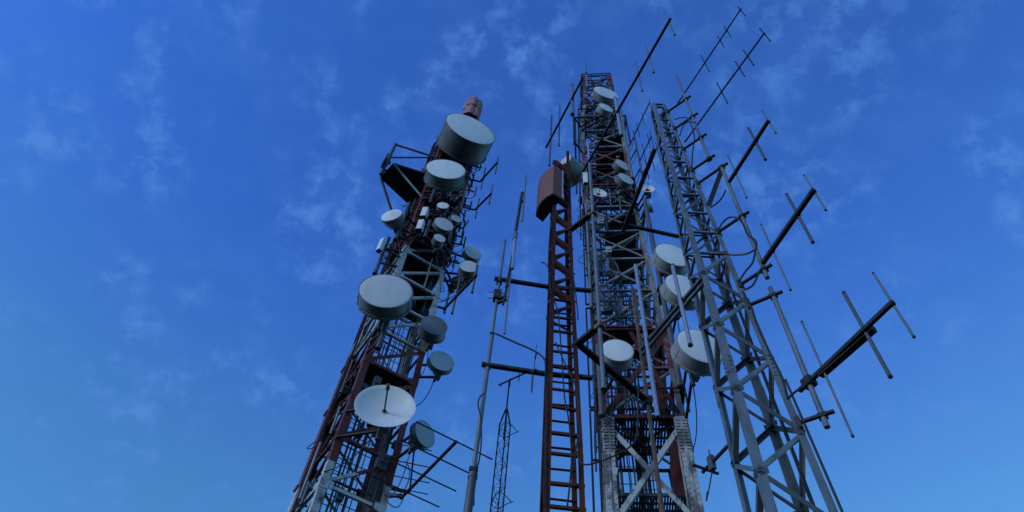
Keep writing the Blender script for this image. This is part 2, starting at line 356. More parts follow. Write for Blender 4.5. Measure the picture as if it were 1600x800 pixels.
for i in range(4):
    mb = MB(); a = dir_xy(t2b[i], t2b[(i + 1) % 4]); b = dir_xy(t2b[i], t2b[(i - 1) % 4])
    mb.ell(t2(i, -.2), t2(i, 15), .30, .025, a, b)
    for (z0, z1) in zip(T2Z[4:-1], T2Z[5:]): mb.ell(t2(i, z0), t2(i, z1), .19, .02, a, b)
    # built-up lower leg: an inner angle, lacing plates and bolt rows
    off = (a + b) * .16
    mb.ell(t2(i, .2) + off + (a + b) * .16, t2(i, 15) + off + (a + b) * .16, .2, .018, -a, -b)
    for z, hh_ in [(k * 1.55 + .6, .22) for k in range(9)] + [(13.75, 1.2)]:
        mb.slab([t2(i, z) + a * .04 - b * .012, t2(i, z + hh_) + a * .04 - b * .012, t2(i, z + hh_) + a * .36 - b * .012, t2(i, z) + a * .32 - b * .012], b * .01)
        mb.slab([t2(i, z) + b * .04 - a * .012, t2(i, z + hh_) + b * .04 - a * .012, t2(i, z + hh_) + b * .36 - a * .012, t2(i, z) + b * .32 - a * .012], a * .01)
    for o_ in (.06, .12, .24, .31):
        bolts(mb, t2(i, 13.8), t2(i, 14.9), a, -b * 2.6, o_, .10, .022); bolts(mb, t2(i, 13.8), t2(i, 14.9), b, -a * 2.6, o_, .10, .022)
    mb.bar(t2(i, .3) + a * .155 - b * .016, t2(i, 13.7) + a * .155 - b * .016, .035, .03, b); mb.bar(t2(i, .3) + b * .155 - a * .016, t2(i, 13.7) + b * .155 - a * .016, .035, .03, a)
    for o_ in (.07, .26):
        bolts(mb, t2(i, 8), t2(i, 15), a, -b, o_, .16, .02); bolts(mb, t2(i, 8), t2(i, 15), b, -a, o_, .16, .02)
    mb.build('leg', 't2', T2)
    MB().box(t2(i, .05), V((.6, 0, 0)), V((0, .6, 0)), V((0, 0, .3))).build('footing', 'conc', T2)
for i in range(4):
    out_ = outward(t2b, i)
    for k, z in enumerate(T2Z):
        big = z <= 15.1
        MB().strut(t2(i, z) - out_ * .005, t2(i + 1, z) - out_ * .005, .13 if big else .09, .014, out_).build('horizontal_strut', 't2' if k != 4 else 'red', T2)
        if k == len(T2Z) - 1: continue
        zn = T2Z[k + 1]; wd = .14 if z < 14 else .08
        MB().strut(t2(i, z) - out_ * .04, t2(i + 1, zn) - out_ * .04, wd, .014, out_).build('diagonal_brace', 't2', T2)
        if i != 2 or z < 3:
            MB().strut(t2(i + 1, z) - out_ * .06, t2(i, zn) - out_ * .06, wd, .014, out_).build('diagonal_brace', 't2', T2)
for k, z in enumerate(T2Z[4:]):
    MB().strut(t2(0, z + .02), t2(2, z + .02), .07, .01, V((0, 0, 1))).build('plan_brace', 't2', T2)
    MB().strut(t2(1, z + .06), t2(3, z + .06), .07, .01, V((0, 0, 1))).build('plan_brace', 't2', T2)
for j, (z, fr, mm, sol) in enumerate(((13.2, (.45, 1), 'greyplate', False), (15.12, (.1, .75), 'grate', False), (18.75, (0, .55), 'red', True), (24.2, (.25, 1), 'greyplate', True),
                        (26.3, (.1, .9), 'greyplate', True), (28.4, (.0, .5), 'grate', False), (32.6, (.15, .95), 'red', True), (34.6, (.1, .8), 'greyplate', True), (38.4, (0, 1), 'grate', False))):
    ps = [t2(i, z) for i in range(4)]
    if mm == 'greyplate' and sol: ps = [ps[0].lerp(ps[1], .38), ps[1], ps[2], ps[3].lerp(ps[2], .38)]
    if z == 32.6: ps = [ps[0].lerp(ps[1], .33), ps[1], ps[2], ps[3].lerp(ps[2], .33)]
    if z == 13.2: ps = [ps[0].lerp(ps[1], .1), ps[1].lerp(ps[0], .06), ps[2].lerp(ps[3], .06), ps[3].lerp(ps[2], .1)]
    deck(ps, z, T2, mm, .03, 26, fr, solid=sol)
ctr = t2c
ladder(ctr + T2e * .1 + T2f * .2, T2e, .3, 41, .45, T2, 'dark', .3, .035)
ladder(ctr - T2e * .45 + T2f * .75, T2e, .3, 38, .7, T2, 'dark', .6, .035, 'cable_ladder', 4)
ladder(ctr + T2e * .55 + T2f * .75, T2e, 15.2, 34, .7, T2, 'galvd', .45, .035, 'cable_ladder', 4)
ladder(ctr - T2e * .75, T2f, 13, 27, .6, T2, 'dark', .5, .03, 'cable_ladder', 4)
rnd = random.Random(5)
for k in range(15):
    p = ctr + T2e * rnd.uniform(-.8, .35) + T2f * rnd.uniform(.5, .95)
    top = rnd.uniform(17, 38); pts = [V((p.x - .3 * min(1, max(0, (z - 15) / 13)) + rnd.uniform(-.02, .02), p.y, z)) for z in [i * 1.3 for i in range(int(top / 1.3))]]
    MB().path(pts, rnd.choice((.02, .028, .036)), 6).build('feeder_cable', 'cable' if k % 2 else 'galvd', T2)
# internal bracing frames that fill the upper shaft
rnd = random.Random(21)
for k, z in enumerate([16 + 1.3 * j for j in range(19)]):
    a, b, c, d = [t2(i, z) for i in range(4)]
    for fr in (.33, .68):
        p, q = a.lerp(d, fr), b.lerp(c, fr); q.z += rnd.choice((0, 0, .9)); MB().strut(p, q, .055, .01, V((0, -1, 0))).build('inner_brace', rnd.choice(('galvd', 'dark', 't2')), T2)
# galvanised side rails, hand rails
def rail_loop(zz, grow, r, posts, parent, mm='dark', down=1.0):
    ps = [t2c + (t2(i, zz) - V((t2c.x, t2c.y, zz))) * grow + V((t2(0, zz).x - t2(0, zz).x, 0, zz)) for i in range(4)]
    ps = [V((t2c.x, t2c.y, zz)) + (t2(i, zz) - V((t2c.x, t2c.y, zz))) * grow for i in range(4)]
    mb = MB()
    for i in range(4):
        mb.tube(ps[i], ps[(i + 1) % 4], r, n=7)
        for f in range(posts): p = ps[i].lerp(ps[(i + 1) % 4], f / posts); mb.tube(p, p - V((0, 0, down)), r * .9, n=6)
    return mb.build('handrail', mm, parent)
rail_loop(43.5, 1.05, .035, 3, T2, 'dark', 3.2); rail_loop(42.3, 1.08, .03, 2, T2); rail_loop(41.2, 1.12, .03, 2, T2, 'dark', .9); rail_loop(37.3, 1.14, .045, 2, T2, 'dark', 2.0); rail_loop(35.7, 1.2, .05, 1, T2, 'dark', 3.5)
rail_loop(15.95, 1.10, .035, 3, T2, 'dark', .9); rail_loop(28.9, 1.1, .035, 2, T2, 'dark', 1.2)
# outside cable frame along the left leg (thin dark rectangle frames)
for z0, z1 in ((11.7, 15.2), (15.3, 19.8), (20.0, 23.4), (23.6, 26.4)):
    mb = MB(); p = t2(0, 0) - T2e * .10 - T2f * .02; q = p - T2e * .20
    for c in (p, q): mb.bar((c.x, c.y, z0), (c.x, c.y, z1), .05, .05)
    for z in (z0, (z0 + z1) / 2, z1): mb.bar((p.x, p.y, z), (q.x, q.y, z), .05, .05)
    mb.bar((p.x, p.y, z0 + .05), (t2(0, 0).x, t2(0, 0).y, z0 + .05), .05, .05)
    mb.build('cable_frame', 'dark', T2)
# vertical mounting pipes on both front legs
for (az_, dd, za, zb_, r, mm) in ((12.0, 14.2, 14.7, 17.6, .085, 'galvd'), (20.95, 13.65, 15.0, 25.2, .085, 'galvd'), (11.4, 14.25, 19.5, 26.5, .06, 'galv'), (19.6, 13.6, 27, 35, .06, 'galv'), (11.0, 14.6, 27, 37, .06, 'galv')):
    p = polar(az_, dd); mb = MB().tube((p.x, p.y, za), (p.x, p.y, zb_), r, n=12).tube((p.x, p.y, za + .02), (p.x, p.y, za + .16), r * 1.2, n=12); mb.build('mounting_pipe', mm, T2)
    for z in (za + .5, (za + zb_) / 2, zb_ - .4):
        i_ = 0 if az_ < 15 else 1; q = t2(i_, z); MB().bar((p.x, p.y, z), q, .08, .06).build('pipe_bracket', 'dark', T2)
# red bracket below the catwalk
p = t2(1, 13.2) - T2e * .45 + T2f * .6
mb = MB(); mb.slab([p + V((0, 0, 1.8)), p + T2e * .30 + V((0, 0, 1.8)), p + T2e * .38 + V((0, 0, -.3)), p - T2e * .1 + V((0, 0, -.35)), p - T2e * .12 + V((0, 0, .25))], T2f * .02)
mb.bar(p + T2e * .34 - V((0, 0, .2)), p + T2e * .3 + V((0, 0, 1.8)), .16, .05); mb.build('red_bracket', 'red', T2)
for (x, y, hgt) in ((.25, .35, 3.5), (.75, .35, 3.2)):
    p = t2(0, 15.1).lerp(t2(1, 15.1), x) + T2f * .5; MB().strut(p, p + V((0, 0, hgt)) + T2e * .1, .2, .02, -T2f).build('red_stanchion', 'red', T2)
a_, b_ = t2(0, 15.2), t2(1, 18.9)
for p, q in ((t2(0, 15.1) + T2e * .15, t2(1, 18.6)), (t2(1, 15.1) - T2e * .2, t2(0, 18.6).lerp(t2(1, 18.6), .5))):
    MB().strut(p - T2f * .01, q - T2f * .01, .14, .02, -T2f).build('red_brace', 'red', T2)

# equipment that crowds the shafts: small radio boxes, short pipes, cable loops
def clutter(fn, parent, zr, n_box, n_pipe, n_loop, edges, seed, mats):
    rnd = random.Random(seed)
    def spot():
        z = rnd.uniform(*zr); i = rnd.choice(edges); a, b = fn(i, z), fn(i + 1, z); o_ = outward([fn(k, z) for k in range(4)], i)
        return a.lerp(b, rnd.uniform(.04, .96)), o_, dir_xy(a, b)
    for _ in range(n_box):
        p, o_, e = spot(); p = p - o_ * rnd.uniform(-.12, .35); w_ = rnd.uniform(.07, .17)
        mb = MB().box(p, e * w_, o_ * rnd.uniform(.05, .12), V((0, 0, rnd.uniform(.09, .26)))); mb.box(p - V((0, 0, .02)) + o_ * .13, e * w_ * .5, o_ * .02, V((0, 0, .05)))
        mb.bar(p, p - o_ * .3, .04, .04); mb.build('radio_box', rnd.choice(mats), parent)
    for _ in range(n_pipe):
        p, o_, e = spot(); p = p + o_ * rnd.uniform(.05, .22); h = rnd.uniform(.3, .9)
        mb = MB().tube(p - V((0, 0, h)), p + V((0, 0, h)), rnd.uniform(.025, .045), n=8)
        for s_ in (-.6, .6): mb.bar(p + V((0, 0, h * s_)), p + V((0, 0, h * s_)) - o_ * .3, .05, .04)
        mb.build('equipment_pipe', rnd.choice(('dark', 'galvd', 'galv')), parent)
    for _ in range(n_loop):
        p, o_, e = spot(); q = p + e * rnd.uniform(-.5, .5) + V((0, 0, rnd.uniform(-.9, .5))); MB().path(arc_cable(p, q, rnd.uniform(.1, .5), 10, o_ * rnd.uniform(.05, .35)), .014, 5).build('feeder_cable', 'cable', parent)
clutter(t1, T1, (21.8, 31), 46, 22, 34, (0, 1, 3, 0, 1), 4, ('dark', 'galvd', 'shroud', 'box', 'grate'))
clutter(t1, T1, (9.5, 21), 22, 8, 16, (0, 1, 3), 8, ('dark', 'galvd', 'shroud', 'dark'))
clutter(t2, T2, (38.5, 43), 8, 8, 10, (0, 1, 3), 17, ('dark', 'galvd', 'shroudw'))
clutter(t2, T2, (17, 40), 48, 22, 40, (0, 1, 3, 0), 14, ('dark', 'galvd', 'shroud', 'greyplate', 'shroudw'))
# a dark run of equipment outside the right edge of the left tower, and the red trough up its left edge
rnd = random.Random(31)
for z in [22.4 + .62 * k for k in range(15)]:
    q = t1(1, z); o_ = (T1e * .8 - T1f * .3).normalized(); p = q + o_ * rnd.uniform(.2, .42) + T1f * rnd.uniform(-.1, .5)
    mb = MB().bar(q, p, .05, .05).tube(p - V((0, 0, rnd.uniform(.2, .5))), p + V((0, 0, rnd.uniform(.25, .6))), .035, n=8)
    mb.bar(p + V((0, 0, .1)), p + T1f * rnd.uniform(-.4, .4) + V((0, 0, rnd.uniform(-.3, .3))), .04, .04); mb.build('antenna_bracket', rnd.choice(('dark', 'dark', 'galvd')), T1)
    MB().path(arc_cable(p, q - V((0, 0, rnd.uniform(.3, .9))), .2, 8, o_ * .12), .016, 5).build('feeder_cable', 'cable', T1)
for k, (z0, z1) in enumerate(((6.5, 9.6), (9.6, 12.3), (12.3, 14.9), (14.9, 16.7), (16.7, 18.0))):
    c0 = t1b[3] - T1e * (.16 - .012 * k) - T1f * .16
    mb = MB().channel(V((c0.x, c0.y, z0 + .02)), V((c0.x, c0.y, z1 - .02)), .30 - .02 * k, .09, .012, -T1e); mb.bar(V((c0.x, c0.y, z0 + .1)) - T1e * .02, V((c0.x, c0.y, z0 + .1)) - T1e * .02 + T1f * .2, .05, .12)
    mb.build('cable_trough', 't1', T1)

# ================================================================== 3. the grey mast on the right
T3D = 8.0; T3az = 27.7; t3c = polar(T3az, T3D); tt = V((math.cos(R_(T3az)), -math.sin(R_(T3az)), 0)); rr = V((math.sin(R_(T3az)), math.cos(R_(T3az)), 0))
def t3r(z): return .60 - (z - CZ - 4.5) * .0245
PHI = {0: 180 - 21, 1: 270 - 21, 2: -21, 3: 90 - 21}        # left, front, right, back corner
def t3(i, z):
    ph = R_(PHI[i % 4]); lean = (.10 - .0155 * (z - 5)) * .8
    p = t3c + (tt * math.cos(ph) + rr * math.sin(ph)) * t3r(z) + tt * lean; p.z = z; return p
Z3 = z_on(1035, 168, t3c)
T3 = thing('lattice_mast', 'tapered bare grey lattice mast carrying side pipes and yagi antennas, nearest at right', 'mast', (t3c.x, t3c.y, 0))
LEG3 = []
for i in range(4):
    a = dir_xy(t3(i, 9), t3((i + 1) % 4, 9)); b = dir_xy(t3(i, 9), t3((i - 1) % 4, 9))
    MB().ell(t3(i, -.1), t3(i, 12.2), .108, .013, a, b).ell(t3(i, 12.2), t3(i, Z3), .085, .010, a, b).build('leg', 'galv', T3); LEG3.append((i, a, b))
    MB().box(t3(i, .05), V((.25, 0, 0)), V((0, .25, 0)), V((0, 0, .2))).build('footing', 'conc', T3)
def z3(u, v, i): 
    z = 8.
    for _ in range(6): z = z_on(u, v, t3(i, z))
    return z
zl = [z3(1200, 562, 2), z3(1248, 677, 2)]; zf = [z3(1155, 605, 1), z3(1190, 733, 1)]
pitch = zl[0] - zl[1]
up_n = 4
ZZ = [(zf[1] + pitch * (k - 3), zl[1] + pitch * (k - 3)) for k in range(0, 7)]   # (node on the front/back corner, next node on the side corners)
ztop = ZZ[-1][1]
def face3(i, j, zi, zj, wd, light):
    ps = [t3(k, 9) for k in range(4)]; idx = i if (i + 1) % 4 == j else j; out_ = outward(ps, idx)
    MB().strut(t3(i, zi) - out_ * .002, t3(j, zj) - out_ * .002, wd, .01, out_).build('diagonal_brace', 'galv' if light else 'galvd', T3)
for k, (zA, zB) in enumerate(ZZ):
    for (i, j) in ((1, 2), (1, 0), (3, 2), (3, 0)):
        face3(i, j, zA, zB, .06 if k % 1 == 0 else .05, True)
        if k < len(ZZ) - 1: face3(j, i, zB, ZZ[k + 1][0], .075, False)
z = ztop; lev = []
while z < Z3 - .1: lev.append(z); z += .74 + .02 * len(lev)
lev.append(Z3 - .02)
for k, z in enumerate(lev):
    for i in range(4):
        j = (i + 1) % 4; ps = [t3(q, 9) for q in range(4)]; out_ = outward(ps, i)
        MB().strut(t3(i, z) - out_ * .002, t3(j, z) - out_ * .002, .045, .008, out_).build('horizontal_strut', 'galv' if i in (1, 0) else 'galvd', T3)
        if k < len(lev) - 1 and (k < 11 or i < 3):
            p, q = (t3(i, z), t3(j, lev[k + 1])) if (k + i) % 2 else (t3(j, z), t3(i, lev[k + 1]))
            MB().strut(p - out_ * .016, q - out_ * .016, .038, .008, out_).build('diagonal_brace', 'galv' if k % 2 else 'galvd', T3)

for i, a, b in LEG3:
    for n_, z in enumerate([zz[0 if i in (1, 3) else 1] for zz in ZZ]):
        c = t3(i, z); mb = MB(); hh = .075
        for p_, o_ in ((a, b), (b, a)):
            mb.slab([c - o_ * .007 + p_ * .02 - V((0, 0, hh)), c - o_ * .007 + p_ * .02 + V((0, 0, hh)), c - o_ * .007 + p_ * .145 + V((0, 0, hh * .5)), c - o_ * .007 + p_ * .145 - V((0, 0, hh * .5))], o_ * .005)
            bolts(mb, c - V((0, 0, hh)), c + V((0, 0, hh)), p_, -o_ * 1.3, .06, .07, .010)
        mb.build('gusset_plate', 'galvd', T3)
    for z in (3.1, 9.3, 15.2):
        mb = MB().ell(t3(i, z - .2) - (a + b) * .009, t3(i, z + .2) - (a + b) * .009, .12, .008, a, b)
        for p_, o_ in ((a, b), (b, a)): bolts(mb, t3(i, z - .19), t3(i, z + .19), p_, -o_ * 2.0, .06, .09, .009)
        mb.build('splice_plate', 'galv', T3)

def pix_on(i, fn, u, v):                                       # point on leg i of a mast at a pixel row
    z = 9.
    for _ in range(8): z = z_on(u, v, fn(i, z))
    return fn(i, z)
# the three side pipes on bracket arms
def side_pipe(name, azd, dist, u0, v0, u1, v1, r, arms, parent, mm='galv'):
    p = polar(azd, dist); za, zb_ = z_on(u0, v0, p), z_on(u1, v1, p)
    MB().tube((p.x, p.y, za), (p.x, p.y, zb_), r, n=14).build(name, mm, parent)
    for (u, v) in arms:
        q = pix_on(2, t3, u, v); d = dir_xy(q, p); e = V((p.x, p.y, q.z)) + d * .16
        mb = MB().channel(q - d * .05, e, .05, .04, .007, (0, 0, -1)); mb.box(q - d * .02, V((d.y, -d.x, 0)) * .06, d * .03, V((0, 0, .10))); mb.build('bracket_arm', 'dark', parent)
        MB().box(V((p.x, p.y, q.z)) , d * (r + .02), V((d.y, -d.x, 0)) * (r + .015), V((0, 0, .03))).build('pipe_clamp', 'dark', parent)
    return p
def dist_from(q_leg, u, v): return (q_leg.z - CZ) / math.tan(el(u, v))
dP1 = dist_from(pix_on(2, t3, 1086, 264), 1109, 248); dP2 = dist_from(pix_on(2, t3, 1156, 445), 1199, 420); dP3 = dist_from(pix_on(2, t3, 1241, 665), 1290, 650)
print('pipe distances', round(dP1, 2), round(dP2, 2), round(dP3, 2), 'mast top', round(Z3, 2))
P1 = side_pipe('side_pipe', 32.7, dP1, 1107, 246, 1057, 117, .035, ((1051, 172), (1058, 200), (1072, 232), (1087, 264)), T3)
P2 = side_pipe('side_pipe', 34.05, dP2, 1200, 434, 1129, 258, .04, ((1099, 284), (1125, 362), (1157, 445)), T3)
P3 = side_pipe('side_pipe', 33.9, dP3, 1299, 666, 1197, 452, .04, ((1170, 478), (1241, 664)), T3)
q = pix_on(2, t3, 1106, 322); MB().channel(q, V((P2.x, P2.y, z_on(1132, 262, P2))), .1, .07, .01, (0, -1, 0)).build('bracket_brace', 'dark', T3)
# cables of this mast
def pcable(parent, pts, r=.014, sag=None):
    # smooth a polyline
    P = [V(p) for p in pts]; out_ = []
    for i in range(len(P) - 1):
        p0, p1, p2, p3 = P[max(i - 1, 0)], P[i], P[i + 1], P[min(i + 2, len(P) - 1)]
        for k in range(6):
            t = k / 6; out_.append(.5 * ((2 * p1) + (p2 - p0) * t + (2 * p0 - 5 * p1 + 4 * p2 - p3) * t * t + (3 * p1 - p0 - 3 * p2 + p3) * t ** 3))
    out_.append(P[-1]); return MB().path(out_, r, 7).build('feeder_cable', 'cable', parent)
h1, h2, h3 = dP1 * .97, dP2 * .97, dP3 * .97
for pts, hh in (([(1054, 187), (1062, 184), (1073, 184), (1080, 195), (1085, 215), (1082, 240), (1081, 262)], h1), ([(1062, 212), (1068, 196), (1076, 190), (1086, 192)], h1),
                ([(1122, 360), (1130, 347), (1142, 339), (1155, 343), (1162, 352), (1168, 366), (1181, 377), (1181, 390)], h2), ([(1122, 393), (1142, 398), (1165, 397), (1178, 391)], h2),
                ([(1180, 392), (1176, 410), (1164, 425), (1155, 440)], h2), ([(1164, 453), (1176, 446), (1183, 433), (1186, 424)], h2), ([(1111, 324), (1123, 315), (1130, 306), (1134, 297)], h2),
                ([(1160, 455), (1175, 483), (1182, 505), (1200, 545), (1222, 590), (1231, 623)], h3 * .93), ([(1231, 623), (1243, 612), (1252, 606)], h3 * .95)):
    pcable(T3, [at_hd(u, v, hh) for u, v in pts], .016 if hh != h2 else .018)
pcable(T3, [t3(2, z) + tt * .04 + V((0, 0, 0)) for z in [0.5, 2, 4, 5, 6, 7, 8, 9]], .018)
for k in range(3): pcable(T3, [t3(3, z) * .6 + t3(2, z) * .4 * (1 - .05 * k) + t3(1, z) * .02 * k - rr * .04 * k for z in [.5, 3, 6, 9, 12, 14, 15.5]], .016)

# ================================================================== 4. the rusty ladder mast
_b = polar(5.95, 7.5)
def t4(i, z):                                               # front left, front right, back right, back left
    t = max(0, min(1, (z - 7) / 8)); s_ = .54 - .17 * t; dp = .52 - .14 * t; b = V((_b.x - .015 * t, _b.y, 0))
    return [V((b.x, b.y, z)), V((b.x + s_, b.y + .01, z)), V((b.x + s_ - .03, b.y + dp, z)), V((b.x - .01, b.y + dp, z))][i % 4]
T4 = thing('lattice_mast', 'narrow rusty red mast laddered with rungs, with a curved brown panel at its top', 'mast', (_b.x + .25, _b.y + .25, 0))
Z4 = z_on(890, 236, t4(1, 14)); ZX = z_on(875, 478, t4(0, 9))
for i in range(4):
    a = dir_xy(t4(i, 8), t4((i + 1) % 4, 8)); b = dir_xy(t4(i, 8), t4((i - 1) % 4, 8))
    mb = MB(); zt_ = Z4 if i in (1, 2) else z_on(860, 255, t4(0, 13))
    zs = [0, 3, 6, 8, 10, 12, zt_]
    for z0, z1 in zip(zs, zs[1:]): mb.ell(t4(i, z0), t4(i, z1), .075 if i in (0, 1) else .065, .01, a, b)
    mb.build('leg', 'rust', T4)
    MB().box(t4(i, .02), V((.2, 0, 0)), V((0, .2, 0)), V((0, 0, .2))).build('footing', 'conc', T4)
z = .5; k = 0
while z < ZX + .6:
    for i, dz in ((0, 0), (2, .13)):
        MB().strut(t4(i, z + dz + random.uniform(-.02, .02)), t4(i + 1, z + dz + random.uniform(-.02, .02)), random.uniform(.034, .045), .008, outward([t4(q, 8) for q in range(4)], i)).build('rung', 'rust', T4)
    if k % 2 == 0:
        for i in (1, 3): MB().strut(t4(i, z), t4((i + 1) % 4, z + .35), .04, .008, outward([t4(q, 8) for q in range(4)], i)).build('diagonal_brace', 'rust', T4)
    z += .36 if k % 2 else .50; k += 1
z = ZX
while z < Z4 - .7:
    for i in range(4):
        o_ = outward([t4(q, 8) for q in range(4)], i)
        MB().strut(t4(i, z + .62) - o_ * .002, t4((i + 1) % 4, z + .18) - o_ * .002, .10 if i == 0 else .06, .01, o_).build('diagonal_brace', 'red' if i else 'rust', T4)
        MB().strut(t4(i, z - .14) - o_ * .02, t4((i + 1) % 4, z + .14) - o_ * .02, .045, .008, o_).build('diagonal_brace', 'red', T4)
        if i == 2: MB().strut(t4(i, z) - o_ * .02, t4((i + 1) % 4, z) - o_ * .02, .045, .008, o_).build('rung', 'red', T4)
    z += .86
# the pole on two cross arms to the left, and the arms to the right
zA = z_on(855, 577, t4(0, 8)); zB = z_on(857, 441, t4(0, 11)); zC = pix_on(0, t4, 855, 560)
pl_az = -1.35; pole = polar(pl_az, dist_from(V((0, 0, zA)), 766, 572))
for zz, uR, vR in ((zA, 928, 583), (zB, 926, 447)):
    e = at_z(uR, vR, zz); s0 = V((pole.x, pole.y, zz)); d = dir_xy(s0, e)
    MB().channel(s0 - d * .1, V((_b.x, _b.y + .13, zz)), .075, .05, .009, (0, 0, -1)).channel(V((_b.x, _b.y + .13, zz)), V((e.x, e.y + .13, zz)), .075, .05, .009, (0, 0, -1)).build('cross_arm', 'dark', T4)
# front pipe on two arms reaching out to the right
zU = z_on(896, 360, t4(1, 12)); zW = z_on(903, 540, t4(1, 8))
e1 = at_z(927, 332, zU); e2 = at_z(936, 513, zW); fp = V(((e1.x + e2.x) / 2, (e1.y + e2.y) / 2, 0))
for zz, i_ in ((zU, 1), (zW, 1)):
    s0 = t4(i_, zz); e = V((fp.x, fp.y, zz)); d = dir_xy(s0, e); MB().channel(s0 - d * .1, e + d * .06, .11, .06, .01, (0, 0, -1)).build('cross_arm', 'dark', T4)
    MB().box(e, d * .07, V((d.y, -d.x, 0)) * .06, V((0, 0, .05))).build('pipe_clamp', 'rustpole', T4)
fza, fzb = z_on(938, 608, fp), z_on(923, 250, fp)
MB().tube((fp.x, fp.y, fza), (fp.x, fp.y, fzb), .035, n=14).tube((fp.x, fp.y, fza), (fp.x, fp.y, fza + .06), .043, n=14).build('front_pipe', 'galv', T4)
for pts in ([(850, 792), (851, 700), (853, 640), (852, 560)], [(886, 795), (893, 720), (889, 660), (882, 620), (878, 560), (872, 490), (866, 470)], [(893, 740), (902, 690), (905, 640), (898, 600), (880, 562), (868, 535)], [(861, 460), (857, 420), (858, 380), (861, 345)], [(858, 420), (852, 412), (846, 410)], [(893, 410), (897, 440), (902, 480), (903, 500)], [(901, 705), (910, 725), (935, 722), (968, 708), (990, 692), (996, 665), (997, 600)]):
    pcable(T4, [at_hd(u, v, 7.46) for u, v in pts], .012)

